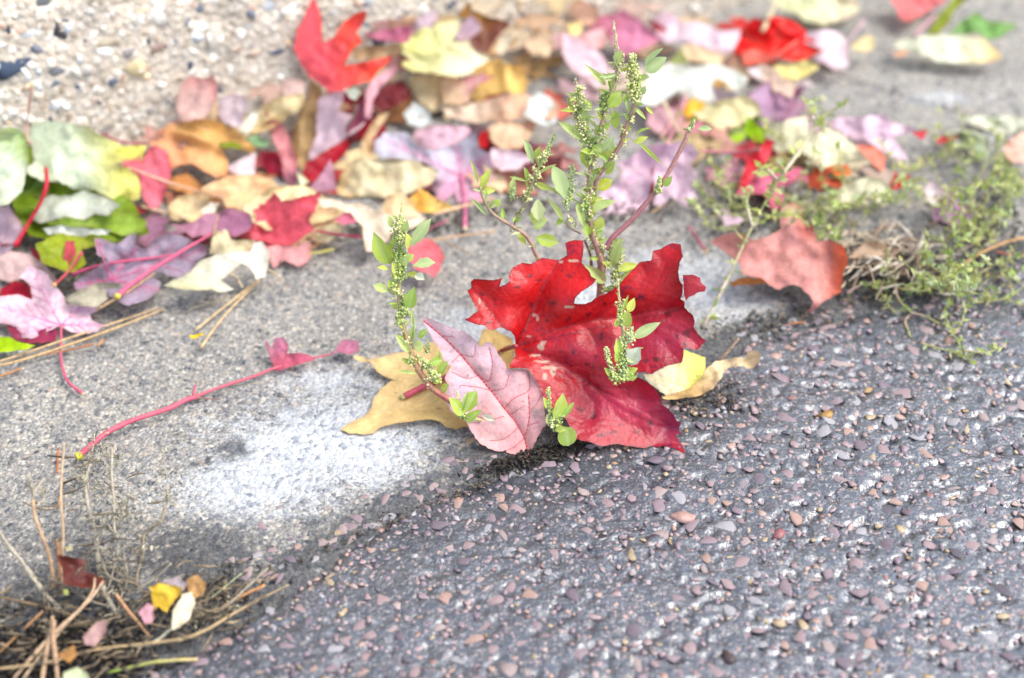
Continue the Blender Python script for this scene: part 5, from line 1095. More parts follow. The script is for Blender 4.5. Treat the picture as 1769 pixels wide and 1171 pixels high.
class Plant:
    def __init__(s, name, label, cat, base, lean, seed, group=None, yaw=0.0):
        s.root = empty(name, base); tag(s.root, label, cat, group); s.base = np.array(base, float); s.rr = np.random.default_rng(seed)
        a = R(lean); s.n = np.array([math.sin(yaw)*math.cos(a), -math.cos(yaw)*math.cos(a), math.sin(a)])
    def pt(s, q, off=0.0):
        r_ = ray(q[0], q[1]); return CAM+r_*(((s.base+s.n*off-CAM)@s.n)/(r_@s.n))
    def stem(s, k, pts, r, c=(176,130,120), c2=(170,190,110), offs=None, name='stem', first=None):
        pp = T(k, pts); pl = [s.pt(q, 0 if offs is None else offs[0]+(offs[1]-offs[0])*i/(len(pp)-1)) for i, q in enumerate(pp)]
        if first is not None: pl = [np.array(first)]+pl
        V, F, C = tube(pl, np.array(r)*.00019, 8, 7, c=lin(c, .75), c2=lin(c2, .85), bumpy=.12, seed=int(pp[0][0]))
        m_ = MB(); m_.add(V, F, C); m_.build(name, M_STEM, s.root); s.last = catmull(pl, 8); return s.last
    def leaf(s, k, b, t, w, mi=None, off=None, face=None):
        q = T(k, [b, t]); o0 = s.rr.uniform(-.0015, .0025) if off is None else off; B_ = s.pt(q[0], o0); E_ = s.pt(q[1], o0+s.rr.uniform(.0, .003))
        me_ = mi if isinstance(mi, bpy.types.Mesh) else BL[s.rr.integers(len(BL)) if mi is None else mi*2+s.rr.integers(2)]
        s.put(me_, B_, E_, w*1.22/ZM[k][2]*.000226)
    def put(s, me_, B_, E_, w, roll=None):
        x = E_-B_; l = np.linalg.norm(x); x = x/l; tocam = CAM-B_; tocam /= np.linalg.norm(tocam)
        tocam = tocam+np.array([0, 0, .5])+s.rr.normal(size=3)*.35; y = np.cross(tocam, x); y /= np.linalg.norm(y); z = np.cross(x, y)
        o = bpy.data.objects.new('leaf', me_); M = Matrix([[x[i]*l, y[i]*w, z[i]*l*.6, (B_-s.base)[i]] for i in range(3)]+[[0, 0, 0, 1]])
        link(o, s.root); o.matrix_local = M
    def seeds(s, k, pts, wid, n, col=(232,228,166), r=(.0004, .0010), off=0.0005):
        pp = T(k, pts); pl = catmull([s.pt(q, off) for q in pp], 8) if len(pp) > 2 else np.linspace(s.pt(pp[0], off), s.pt(pp[1], off), 12)
        m_ = MB(); w = wid/ZM[k][2]*.000226*.5
        for _ in range(int(n*1.9)):
            i = s.rr.integers(len(pl)); f = 1-.45*i/len(pl)
            c = pl[i]+s.rr.normal(size=3)*w*.5*f; rad = s.rr.uniform(*r)*.68*(1-.35*i/len(pl))
            cc = np.array(col)*s.rr.uniform(.78, 1.08) if s.rr.random() > .25 else np.array((204,220,120))*s.rr.uniform(.8, 1.1)
            V, F = ICO1; V = V*(1+.12*s.rr.normal(size=(len(V), 1))); m_.add(V*rad*np.array([1, 1, 1.15])+c, F, lin(tuple(np.clip(cc, 0, 255)), .95))
        m_.build('seed_cluster', M_SEED, s.root)
    def fuzz(s, pl, n, lo=.002, hi=.005, mi=None):
        """small leaves straight off the stem"""
        for _ in range(n):
            i = s.rr.integers(len(pl)//8, len(pl)); d_ = s.rr.normal(size=3); d_[2] = abs(d_[2])*.8+.2; d_ /= np.linalg.norm(d_); l = s.rr.uniform(lo, hi)
            s.put(BL[s.rr.integers(len(BL))] if mi is None else mi, pl[i], pl[i]+d_*l, l*s.rr.uniform(.18, .30))
    def bunch(s, pl, n, spread=.0012, col=(230,226,160)):
        idx = s.rr.integers(len(pl)//6, len(pl), n); m_ = MB()
        for i in idx:
            c0 = pl[i]+s.rr.normal(size=3)*spread*.6
            for _ in range(s.rr.integers(7, 16)):
                V, F = ICO1; c = c0+s.rr.normal(size=3)*spread*.55; cc = np.array(col)*s.rr.uniform(.72, 1.1)
                m_.add(V*s.rr.uniform(.00025, .0006)+c, F, lin(tuple(np.clip(cc, 0, 255)), .95))
        m_.build('seed_cluster', M_SEED, s.root)
PURP = (188,134,126); BRN = (190,140,124)
# main weed, rising behind the red leaf
mbase = G(1030, 640, .001)
pl_ = Plant('weed', 'tall branching green weed with seed spikes rising behind the big red leaf', 'weed', mbase, 20, 1)
s1 = pl_.stem('P', [(625,1290),(632,1140),(622,1060),(600,1000),(585,930),(578,860),(578,780),(590,690),(615,590),(650,460),(685,340),(700,270)], [9,8.5,8,7,6,5.5,5,5,4.5,4,3,2], BRN, (190,160,130))
s2 = pl_.stem('P', [(600,800),(620,740),(680,660),(720,590),(745,510),(775,430)], [4.2,4.6,4.6,4.4,4,3.4], PURP, (176,140,110), offs=(0, .004), name='branch')
s3 = pl_.stem('P', [(650,1050),(680,1000),(760,925),(850,820),(900,750),(950,660),(985,590),(1010,530)], [6,6,5.6,5,4.6,4.4,4.4,5], (170,100,112), (196,146,128), offs=(.001, -.003), name='branch')
s4 = pl_.stem('P', [(560,1180),(395,1120),(360,1080),(320,1000),(260,955),(180,905),(140,850),(120,790)], [4.6,4.6,4.4,4,3.6,3,2.4], PURP, (170,150,120), offs=(0, .004), name='branch')
s5 = pl_.stem('P', [(290,890),(320,820),(350,750),(375,690),(400,650)], [2.4,2.6,2.4,2], (170,150,110), (160,190,100), offs=(.002, .004), name='branch')
s6 = pl_.stem('P', [(545,985),(500,960),(470,930)], [2,2,1.6], PURP, (160,180,100), name='branch')
s7 = pl_.stem('P', [(600,640),(560,560),(540,470),(525,380)], [3,3,2.4,1.6], (170,190,110), (200,200,140), offs=(0, .003), name='branch')
s8 = pl_.stem('P', [(265,960),(270,920),(300,870),(330,800)], [2,2.4,2,2], PURP, (160,190,100), name='branch')
s9 = pl_.stem('P', [(590,1180),(586,1080),(560,1010)], [4,3,3], (140,110,120), (150,120,110), offs=(-.004, -.004), name='branch')
L_P = [((815,275),(888,200),25,4),((820,302),(905,240),46,4),((650,360),(565,270),20,2),((590,435),(485,388),20,2),((690,275),(712,215),34,2),((775,345),(830,318),34,2),((660,455),(712,392),44,0),((695,545),(685,465),32,0),((560,600),(455,508),26,2),
 ((575,520),(550,452),34,4),((575,710),(560,615),40,0),((630,665),(688,620),42,3),((650,735),(682,680),40,0),((480,840),(435,698),54,4),((600,880),(690,845),34,2),((612,965),(632,918),36,3),((470,930),(400,825),18,2),((570,870),(362,765),12,5),((770,455),(820,502),14,2),
 ((820,450),(852,482),12,3),((740,480),(658,495),12,4),((895,785),(930,742),22,1),((770,575),(828,532),24,1),((770,602),(828,575),22,3),((790,600),(890,695),12,0),((1035,542),(1097,540),20,4),((1010,520),(1035,492),14,1),
 ((345,690),(312,590),26,4),((360,685),(368,618),24,0),((365,735),(440,690),13,2),((320,775),(312,705),22,1),((122,800),(160,715),28,3),((125,805),(182,800),24,3),((112,775),(85,675),11,2),((150,905),(78,830),14,4),((350,1000),(450,1022),44,0),((340,935),(398,920),32,3),
 ((345,960),(405,922),30,2),((285,980),(312,1032),24,3),((335,930),(355,880),24,0),((370,935),(362,842),44,5),((250,850),(262,742),22,2),((355,770),(432,802),20,3),((320,765),(245,742),10,2),((180,870),(205,842),26,0),((560,940),(575,1000),24,0),((470,920),(440,950),20,1),
 ((530,850),(560,960),26,2),((610,800),(580,870),26,0),((600,560),(640,520),20,1),((640,540),(670,515),18,0),((600,640),(640,600),30,2),((640,640),(680,580),30,4),((590,460),(560,420),18,0),((500,460),(495,405),18,0),((735,520),(755,545),14,0),((740,440),(730,395),22,0),((800,400),(815,365),20,4),
 ((670,1040),(725,1010),34,2),((690,1130),(700,1010),44,2),((700,1060),(735,1050),22,4)]
for b, t, w, mi in L_P: pl_.leaf('P', b, t, w*1.05, mi)
for b, t, w, mi in [((830,278),(1000,222),74,2),((800,222),(918,188),38,3),((760,280),(660,192),46,2),((800,190),(835,60),44,2)]: pl_.leaf('R', b, t, w, mi, off=.001)
pl_.leaf('P', (612,800), (676,758), 44, BY); pl_.leaf('P', (560,795), (620,790), 10, BP); pl_.leaf('P', (490,920), (530,940), 18, BP)
pl_.seeds('P', [(702,280),(695,200),(690,150),(682,92)], 18, 95, (236,222,184), (.0003, .0006))
pl_.seeds('P', [(662,268),(690,262)], 12, 14, (238,222,184), (.0003, .0006)); pl_.seeds('P', [(700,330),(715,280),(725,230)], 24, 60, (226,216,168), (.0003, .0007))
pl_.seeds('P', [(765,400),(765,330),(760,280),(762,232)], 60, 150, (214,214,140), (.0005, .0011)); pl_.seeds('P', [(762,240),(760,228)], 22, 14, (232,226,190), (.0005, .0008))
pl_.seeds('P', [(640,460),(640,420),(650,395)], 34, 55, (150,170,96), (.0005, .0010)); pl_.seeds('P', [(780,430),(785,390),(790,355)], 34, 60, (206,208,146))
pl_.seeds('P', [(520,500),(520,430),(522,335)], 18, 60, (228,214,164), (.0003, .0006)); pl_.seeds('P', [(725,575),(725,535)], 24, 40, (196,206,140)); pl_.seeds('P', [(870,810),(878,750)], 28, 50, (202,206,140))
pl_.seeds('P', [(1000,545),(1020,515)], 26, 30, (190,196,140)); pl_.seeds('P', [(375,690),(405,630),(435,568)], 22, 90, (196,210,130), (.0004, .0008)); pl_.seeds('P', [(255,830),(262,790)], 26, 40, (186,208,140))
pl_.seeds('P', [(490,860),(500,780),(510,700)], 40, 110, (186,204,140)); pl_.seeds('P', [(560,880),(575,820)], 36, 60, (190,206,130)); pl_.seeds('P', [(500,920),(520,950)], 30, 30, (232,222,180)); pl_.seeds('P', [(580,650),(600,590)], 30, 50, (180,200,130))
pl_.seeds('P', [(655,1130),(670,1060),(676,1010)], 30, 60, (190,202,136)); pl_.seeds('P', [(690,1140),(720,1080)], 34, 60, (214,214,160)); pl_.seeds('P', [(690,1180),(700,1130)], 60, 60, (196,210,130)); pl_.seeds('P', [(650,1220),(720,1200)], 40, 50, (170,190,110))
pl_.bunch(s1, 46, .0016); pl_.bunch(s5, 14); pl_.bunch(s7, 30, .0018); pl_.bunch(s2, 8); pl_.bunch(s8, 5)
pl_.fuzz(s1, 120, .0025, .006); pl_.fuzz(s7, 60, .0025, .006); pl_.fuzz(s1[len(s1)//4:], 26, .005, .009); pl_.fuzz(s2, 8, .005, .008); pl_.fuzz(s7, 9, .004, .008); pl_.fuzz(s4, 6, .004, .007); pl_.fuzz(s5, 9, .002, .004); pl_.fuzz(s4, 9, .002, .004); pl_.fuzz(s8, 10); pl_.fuzz(s2, 12)
# left sprig
lb = G(800, 745, .001)
p2 = Plant('weed_sprig', 'single green weed sprig with red stem left of the pink leaf', 'weed', lb, 22, 2, 'green weed sprigs')
a1 = p2.stem('L', [(590,930),(480,868),(430,830),(380,765),(345,690),(315,600),(292,500),(285,390),(283,320),(285,220),(285,120),(290,80)], [6.5,6,6,6,5.6,5,4.4,4,3.4,3,2.4,1.6], (186,90,96), (186,196,120))
a2 = p2.stem('L', [(365,760),(400,740),(450,780)], [3,2.6,2], (160,170,100), (170,190,110), name='branch')
a3 = p2.stem('L', [(340,640),(352,560),(345,480)], [2,2,1.4], (160,180,100), (170,200,110), name='branch')
L_L = [((240,275),(168,135),62,0),((248,280),(232,190),38,3),((335,200),(422,75),42,4),((345,285),(444,262),40,4),((318,215),(325,142),48,3),((252,112),(235,55),24,2),((312,130),(320,80),26,2),((290,330),(255,270),44,3),((240,400),(170,368),32,2),((240,300),(190,288),20,3),
 ((330,475),(352,380),44,1),((348,625),(342,560),30,2),((370,612),(405,570),24,1),((330,672),(268,595),26,2),((348,650),(390,640),42,2),((415,725),(478,705),30,1),((458,790),(495,712),36,1),((460,710),(466,668),14,0),((335,722),(298,702),18,1),((362,768),(268,758),14,2),
 ((280,475),(255,450),26,0),((352,560),(343,480),12,2),((480,850),(502,815),34,0),((250,190),(268,160),20,0),((300,280),(330,235),34,2),((310,260),(350,235),26,0),((262,210),(245,170),22,0),((430,800),(470,800),24,0),((260,390),(240,350),26,0),((320,320),(375,325),22,3)]
for b, t, w, mi in L_L: p2.leaf('L', b, t, w, mi)
p2.leaf('L', (355,325), (398,345), 30, BP)
p2.seeds('L', [(285,110),(292,50),(300,0)], 14, 40, (214,216,160), (.0003, .0005)); p2.seeds('L', [(280,180),(285,120),(292,80)], 60, 150, (216,220,146), (.0005, .0010)); p2.seeds('L', [(285,260),(290,210)], 56, 90, (180,200,110)); p2.seeds('L', [(285,330),(290,280)], 62, 90, (190,206,116))
p2.seeds('L', [(265,400),(255,370)], 50, 60, (200,206,130)); p2.seeds('L', [(300,510),(312,420)], 50, 110, (196,206,126)); p2.seeds('L', [(300,530),(270,545)], 24, 30, (190,200,140)); p2.seeds('L', [(340,720),(342,690)], 30, 40, (206,208,140)); p2.seeds('L', [(450,790),(420,740),(385,700)], 40, 150, (218,220,150)); p2.seeds('L', [(410,670),(415,625)], 34, 40, (180,186,130), (.0003, .0006))
p2.bunch(a1, 16); p2.fuzz(a1, 34, .0025, .0055); p2.fuzz(a2, 8)
# ------------------------------------------------------------------ the leaves in focus
yl = make_leaf('L', [(20,1020),(60,990),(130,960),(160,920),(170,880),(200,840),(250,800),(272,800),(215,780),(185,760),(155,715),(118,718),(85,702),(78,688),(110,690),(150,705),(200,695),(280,672),(330,668),(380,650),(430,625),(520,650),(640,640),(660,572),(700,563),(790,610),(808,660),(795,730),(720,900),(600,1012),(575,1008),(540,1020),(500,1010),(470,985),(430,974),(380,977),(330,985),(260,993),(200,1010),(170,1036),(130,1043),(60,1036)],
  (254,218,152), 'pale orange yellow maple leaf lying beneath the pink leaf', tilt=10, az=-110, h=.004, step=4, amp=.8, warp=.05, curl=.05, edgec=.03, col2=(250,214,136), grad=[(300,800),(520,980)], veins=((640,800),[(60,1020),(180,730),(560,1005),(720,590)]), vcol=(232,190,120), vw=1.5, vk=.4, push=False, name='maple_leaf', group='fallen leaves around the weed', seed=401, kc=1.35)
make_leaf('R', [(945,730),(985,730),(1060,692),(1140,670),(1146,612),(1190,628),(1252,648),(1254,700),(1232,762),(1180,805),(1120,826),(1060,838),(1010,802),(960,760)], (232,238,120), 'bright lemon yellow leaf half hidden behind the big red leaf', tilt=25, az=-70, h=.008, step=3.5, amp=.7, col2=(242,240,214), grad=[(1180,690),(1020,760)], veins=((1180,800),[(1150,625),(960,740)]), vcol=(220,210,100), vw=1.6, push=False, group='fallen leaves around the weed', seed=402, curl=.06)
make_leaf('R', [(1035,845),(1100,825),(1180,802),(1232,752),(1260,700),(1300,668),(1350,660),(1400,648),(1445,650),(1460,620),(1492,612),(1526,630),(1522,660),(1490,702),(1455,705),(1440,690),(1380,695),(1345,712),(1332,752),(1290,802),(1230,836),(1180,846),(1100,857),(1048,854)], (240,202,140), 'curled tan leaf rolled at the tip right of the big red leaf', tilt=45, az=-75, h=.010, step=3.2, amp=.7, col2=(246,226,190), grad=[(1200,840),(1300,680)], push=False, group='fallen leaves around the weed', seed=403, curl=.12, warp=.12, edgec=.08)
stalk('R', [(1418,553),(1380,600),(1345,640),(1318,668)], [1.8,2.6,3,2.6], (190,160,130), 'short grey brown stick standing behind the curled tan leaf', 'twig', 'twig', heights=[.022,.017,.012,.008])
# big red leaf
RED = [(315,575),(312,545),(295,522),(262,508),(240,500),(205,516),(180,512),(165,492),(130,488),(100,478),(65,464),(90,450),(108,432),(130,420),(120,400),(105,375),(92,350),(78,320),(98,305),(95,275),(110,262),(135,262),(160,265),(205,268),(235,262),(250,255),(242,280),(236,300),(262,292),(285,275),(280,255),(290,225),(302,205),(320,195),(345,183),(372,185),(395,188),(420,170),(445,158),(475,160),(500,165),(530,168),(545,160),(570,145),(565,110),(562,85),(580,75),(610,70),(648,72),(652,100),(648,150),(640,180),(660,205),(680,225),(690,250),(715,265),(700,285),(665,310),(635,330),(612,355),(604,382),(625,386),(660,385),(690,373),(710,355),(760,335),(800,310),(830,290),(850,260),(870,240),(905,205),(930,178),(985,170),(990,140),(995,122),(1030,115),(1060,95),(1090,85),(1132,92),(1135,130),(1142,150),(1125,180),(1118,230),(1125,270),(1140,290),(1140,330),(1130,360),(1150,375),(1148,400),(1165,420),(1190,440),(1200,470),(1195,500),(1215,530),(1240,558),(1258,568),(1235,585),(1225,605),(1200,615),(1165,600),(1142,605),(1145,640),(1135,675),(1100,682),(1060,690),(1020,710),(985,732),(950,722),(915,722),(905,745),(940,755),(970,775),(1000,800),(1020,825),(1032,850),(1035,880),(1065,900),(1095,930),(1110,960),(1132,970),(1122,1000),(1130,1025),(1105,1030),(1120,1060),(1140,1085),(1156,1125),(1130,1112),(1095,1095),(1050,1085),(1010,1090),(985,1085),(950,1098),(900,1088),(860,1085),(820,1075),(780,1080),(745,1088),(715,1080),(680,1065),(640,1060),(610,1050),(595,1010),(580,985),(570,962),(555,945),(520,930),(480,900),(455,850),(425,780),(400,740),(375,705),(330,700),(290,702),(285,690),(300,665),(315,640),(312,610)]
def redfn(px, py, C):
    # paler magenta patches right of the midrib and along the lower lobe
    a = T('R', [(1000,560),(840,900),(640,620),(1100,980),(200,400),(1080,560),(700,470)])
    def bl(p, rx, ry): return np.exp(-((px-p[0])/rx)**2-((py-p[1])/ry)**2)[:, None]
    for p, rx, ry, c, k in ((a[0],70,34,(196,38,72),.75),(a[5],55,40,(176,30,70),.5),(a[1],95,42,(214,44,84),.75),(a[2],46,26,(212,66,92),.6),(a[3],40,34,(176,60,100),.8)):
        f = bl(p, rx, ry)*k*(0.6+0.8*fbm(px/18., py/18., 3, 4)[:, None]); f = np.clip(f, 0, 1); C = C*(1-f)+lin(c, .6)*f
    # insect scars, wound flecks and dark rims
    for (x, y, rx, ry, an) in [(385,247,26,9,-.35),(325,300,16,14,0),(435,270,14,8,.4),(580,248,18,9,.2),(575,460,20,10,-.8),(500,380,24,16,-.2),(395,390,10,14,0),(150,335,14,9,0),(190,475,22,8,-.4),(680,440,14,12,0),(755,385,7,7,0),(1068,440,16,16,0),(1010,655,20,14,.1),(958,665,14,12,0),(1050,568,16,8,.3),(1110,545,9,16,0),(1160,530,14,22,-.4),(670,682,12,9,0),(600,628,10,12,.3),(712,640,10,12,0),(980,975,14,14,0),(700,935,16,18,.4),(640,905,20,14,.2),(800,1016,18,8,0),(915,1018,18,10,.2),(740,1035,26,8,.1),(1150,585,18,10,0),(930,355,22,12,-.2),(740,545,10,20,.1),(220,365,6,6,0),(465,468,14,8,0),(590,690,12,7,0),(545,740,10,8,0),(230,250,14,10,0),(610,235,12,5,.3),(545,225,9,5,.2),(700,700,8,6,0),(830,980,10,6,0),(480,520,9,7,0),(900,500,8,10,0)]:
        q = T('R', [(x, y)])[0]; dx, dy = px-q[0], py-q[1]; u_ = (dx*math.cos(an)+dy*math.sin(an))/(rx/2.855); v_ = (-dx*math.sin(an)+dy*math.cos(an))/(ry/2.855)
        rr_ = u_*u_+v_*v_+3.2*(fbm(px/3.2, py/3.2, 2, 9)-.5); f = (sstep(1.25, .5, rr_)*.72)[:, None]; C = C*(1-f)+lin((104, 8, 40), .4)*f
    # tan chewed patches by the midrib
    for (x, y, rx, ry) in [(440,598,18,16),(455,575,14,10),(410,440,14,8),(425,460,7,12),(580,400,26,6),(380,545,14,6),(480,700,40,9),(450,670,44,7),(500,720,14,22),(410,640,30,5),(460,740,12,20),(600,172,28,6),(540,178,12,6),(138,370,5,16)]:
        q = T('R', [(x, y)])[0]; rr_ = ((px-q[0])/(rx/2.855))**2+((py-q[1])/(ry/2.855))**2+1.6*(fbm(px/5., py/5., 3, 19)-.5); f = (sstep(1.3, .5, rr_)*.8)[:, None]; C = C*(1-f)+lin((226,196,170), .7)*f
    return C
redl = make_leaf('R', RED, (216,0,14), 'big ragged bright red maple leaf propped upright against the green weed', tilt=50, az=-90, P0=G(1000, 772, .001), step=2.4, amp=.45, warp=.045, curl=.012, edgec=.045, tooth=0,
  veins=((318,592),[(460,280),(1195,398),(1110,1000),(100,300),(200,500)]), extra=[([(318,592),(520,510),(700,465),(830,452),(1000,420),(1150,400)],.9),([(330,600),(480,650),(650,750),(800,880),(1000,980),(1110,1010)],1),([(318,590),(370,500),(420,370),(470,270),(540,160)],1),([(520,510),(640,490),(690,540),(720,600)],.5),([(830,452),(960,500),(1080,590)],.5),([(700,465),(800,380),(900,260),(1040,160)],.6),([(650,750),(760,830),(900,850),(1020,880)],.5),([(560,690),(700,870),(690,960)],.5)],
  vcol=(120,4,24), vw=1.1, vk=.8, side=5, mat=M_RED, col2=(186,0,32), grad=[(450,350),(950,850)], petiole=dict(pts=[(318,592),(255,612),(200,640),(60,690),(-30,745),(-130,790),(-238,843)], free=[0,0,0,.001,.001,.001,.0], col2=(205,84,104), tip=(214,206,130), lift=.0010), pcol=(176,60,72), pr=4.2, push=False, colfn=redfn, fold=[((700,790),(1000,980),.0022,16),((820,300),(900,700),-.002,22)], name='maple_leaf', group=None, seed=501, kc=.74, rimc=((84, 10, 34), 1.0))
torn = T('R', [(1140,242),(1190,240),(1225,255),(1230,280),(1256,302),(1250,322),(1215,328),(1195,342),(1170,352),(1155,372),(1146,340),(1144,290)])
n_ = np.array([0, -math.sin(R(50)), math.cos(R(50))]); P_ = G(1000, 772, .001)
tp_ = roughen(torn, .5, 4, 8); r_ = ray(tp_[:, 0], tp_[:, 1]); V_ = CAM+r_*((((P_-CAM)@n_)+.001)/(r_@n_))[:, None]
cen_ = V_.mean(0)+n_*.0006; F_ = [(i, (i+1) % len(V_), len(V_)) for i in range(len(V_))]
me = mesh_np('torn_lobe', np.vstack([V_, cen_])-np.array(redl.location), [(b, a, c) for a, b, c in F_], M_RED, np.tile(lin((190,30,46), .6), (len(V_)+1, 1))); link(bpy.data.objects.new('torn_lobe', me), redl)
# pink leaf
PINK = [(390,512),(420,520),(460,535),(490,552),(530,562),(552,580),(568,572),(590,590),(620,612),(640,640),(660,645),(675,625),(695,628),(715,650),(735,690),(760,720),(770,745),(800,752),(840,748),(860,752),(870,775),(900,800),(925,835),(938,880),(935,930),(950,990),(925,1020),(905,1060),(880,1110),(872,1150),(840,1140),(790,1130),(760,1118),(735,1118),(700,1108),(660,1090),(640,1070),(610,1030),(590,990),(560,960),(520,940),(490,880),(485,850),(510,820),(490,790),(505,760),(520,735),(490,715),(475,680),(465,650),(445,625),(425,590),(400,550)]
def pinkfn(px, py, C):
    for (x, y, rx, ry, c, k) in [(560,850,60,40,(206,184,206),.7),(440,600,60,60,(216,188,208),.6),(700,700,60,50,(226,192,206),.5),(700,990,46,14,(176,160,160),.8),(640,750,80,14,(180,160,160),.5),(910,940,36,24,(190,170,160),.7),(700,1040,60,16,(190,160,150),.5),(740,1060,46,12,(180,160,150),.5),(470,605,36,8,(190,170,180),.5),(860,1090,40,50,(246,176,164),.6),(640,1060,50,40,(246,190,186),.4)]:
        q = T('L', [(x, y)])[0]; f = np.exp(-((px-q[0])/(rx/2.602))**2-((py-q[1])/(ry/2.602))**2)*k*(.5+fbm(px/8., py/8., 3, 3)); f = np.clip(f, 0, 1)[:, None]; C = C*(1-f)+lin(c, .74)*f
    f = (sstep(.62, .72, fbm(px/7., py/7., 3, 44))*.45)[:, None]; return C*(1-f)+lin((186,160,166), .74)*f
pk = make_leaf('L', PINK, (244,178,176), 'pale pink leaf with red midrib leaning in front of the big red leaf', tilt=42, az=-105, P0=G(915, 792, .001), step=2.4, amp=.5, tooth=1.0, warp=.03, curl=.02, edgec=.03, col2=(232,198,206), grad=[(820,1000),(470,620)],
  extra=[([(395,530),(480,600),(560,680),(640,775),(700,845),(760,925),(810,985),(850,1060),(870,1150)],1.5),([(480,598),(540,605)],.5),([(560,680),(620,690),(628,640)],.5),([(560,680),(520,720)],.5),([(640,775),(690,800),(705,720),(690,650)],.7),([(640,775),(590,790),(520,760)],.5),([(700,845),(760,830),(780,770)],.5),([(700,845),(640,830),(560,820)],.5),([(760,925),(800,880),(870,840),(865,762)],.6),([(756,960),(690,975),(640,960),(590,930)],.6),([(850,1060),(870,970),(868,860)],.8),([(870,940),(905,900),(925,860)],.4),([(862,1000),(920,985)],.4),([(820,1010),(760,1060),(690,1070)],.5),([(845,1060),(800,1100),(770,1112)],.5),([(790,950),(850,910)],.4)],
  vcol=(204,60,76), vw=1.0, vk=.6, mat=M_PINK, push=False, colfn=pinkfn, name='leaf', group='fallen leaves around the weed', veingeo=True, seed=502, kc=.84)
# sprigs in front of the leaves
p3 = Plant('weed_sprig', 'green seed sprig standing in front of the big red leaf, right of its middle', 'weed', P_+n_*.0075, 40, 3, 'green weed sprigs')
b1 = p3.stem('R', [(930,800),(862,752),(850,700),(850,600),(845,500),(835,420),(826,340),(822,262)], [4.4,4.2,4,3.8,3.4,2.6,2,1.2], (170,180,110), (200,206,150), offs=(-.014, .002))
b2 = p3.stem('R', [(840,745),(800,700),(775,640),(765,605)], [3,2.4,1.8,1.2], (180,196,120), (216,212,160), offs=(0, .004), name='branch')
for b, t, w, mi in [((872,425),(902,355),32,3),((868,500),(868,415),48,0),((898,552),(1030,475),42,4),((850,420),(872,340),13,0),((832,700),(818,555),34,0),((858,740),(918,700),36,0),((790,740),(755,700),24,1),((820,670),(808,630),26,0),((880,620),(945,600),16,2),((870,755),(912,742),26,1),((870,640),(915,680),44,5),((810,500),(826,450),20,0),((852,690),(895,650),20,2),((840,600),(850,545),28,3)]: p3.leaf('R', b, t, w, mi, off=.004)
p3.leaf('R', (885,690), (925,600), 66, BP, off=.005)
p3.seeds('R', [(832,400),(824,330),(820,262)], 14, 60, (222,208,160), (.0003, .0005), off=.003); p3.seeds('R', [(835,480),(832,400)], 40, 80, (190,200,130), off=.003); p3.seeds('R', [(880,570),(885,510)], 46, 60, (206,216,160), off=.005); p3.seeds('R', [(850,740),(850,560)], 56, 220, (192,204,136), off=.004); p3.seeds('R', [(800,740),(770,640),(763,605)], 30, 110, (206,206,150), (.0003, .0008), off=.005); p3.seeds('R', [(800,745),(870,745)], 44, 110, (180,190,110), off=.004)
p3.bunch(b1, 8); p3.fuzz(b1[len(b1)//3:], 8, .002, .004)
p4 = Plant('weed_sprig', 'small green sprig with a round leaf between the pink leaf and the big red leaf', 'weed', G(962, 782, .001), 34, 4, 'green weed sprigs')
c1 = p4.stem('R', [(560,1045),(530,1000),(500,940),(485,870),(478,802)], [3,3,2.8,2.2,1.4], (170,180,110), (210,212,150), offs=(0, .004))
for b, t, w, mi in [((500,960),(560,838),60,0),((545,950),(600,872),26,1),((472,900),(455,845),26,0),((510,1005),(560,1000),30,3),((490,980),(470,930),28,2),((520,940),(580,900),34,2)]: p4.leaf('R', b, t, w, mi, off=.004)
p4.leaf('R', (578,1085), (562,992), 74, BR, off=.003)
p4.seeds('R', [(490,980),(485,900),(478,802)], 34, 110, (206,212,150), (.0003, .0008), off=.004); p4.seeds('R', [(510,990),(530,930)], 44, 60, (186,202,120), off=.003)
p5 = Plant('weed_sprig', 'tiny green sprig poking out in front of the lower left of the pink leaf', 'weed', G(830, 770, .001), 34, 5, 'green weed sprigs')
d1 = p5.stem('R', [(150,960),(100,950),(60,930),(45,880),(30,820)], [2.6,2.6,2.4,2,1.2], (190,190,120), (216,206,150), offs=(0, .004))
for b, t, w, mi in [((60,935),(-10,845),50,0),((72,920),(115,815),58,1),((70,965),(148,908),38,1),((60,920),(75,815),20,2),((50,930),(20,900),30,3)]: p5.leaf('R', b, t, w, mi, off=.004)
p5.seeds('R', [(50,900),(36,860),(28,815)], 18, 50, (232,216,166), (.0003, .0006), off=.004); p5.seeds('R', [(40,930),(90,945)], 26, 40, (190,196,120), off=.004); p5.leaf('R', (150,935), (215,960), 24, BP, off=.003)
# pink stalk with leaf shreds on the gutter
sr = empty('leaf_stalk', G(145, 785, .001)); tag(sr, 'long bare pink leaf skeleton stalk with shreds lying on the pale gutter', 'leaf stalk')
stalk('S', [(100,700),(130,675),(230,590),(320,540),(400,508),(560,455),(640,415),(700,395)], [5.5,5,4.4,4.2,4,4,4,4.4], (236,100,120), None, 'stem', parent=sr, mat=M_STEM, heights=[.003,.004,.006,.007,.007,.006,.005,.003], tip=None)
stalk('S', [(700,395),(760,370),(830,345),(1000,290),(1100,250),(1250,210),(1380,180),(1430,152)], [3.4,2.4,2.4,2.4,2.6,2,1.4,1.4], (222,100,118), None, 'vein', parent=sr, mat=M_STEM, heights=[.003,.003,.003,.003,.003,.003,.003,.004])
stalk('S', [(688,395),(690,360),(700,328)], [3,2.4,1], (222,110,130), None, 'vein', parent=sr, mat=M_STEM, heights=[.003,.006,.010])
stalk('S', [(700,398),(740,405),(822,408)], [2.6,1.4,1], (150,110,100), None, 'vein', parent=sr, mat=M_STEM, heights=[.003,.002,.002])
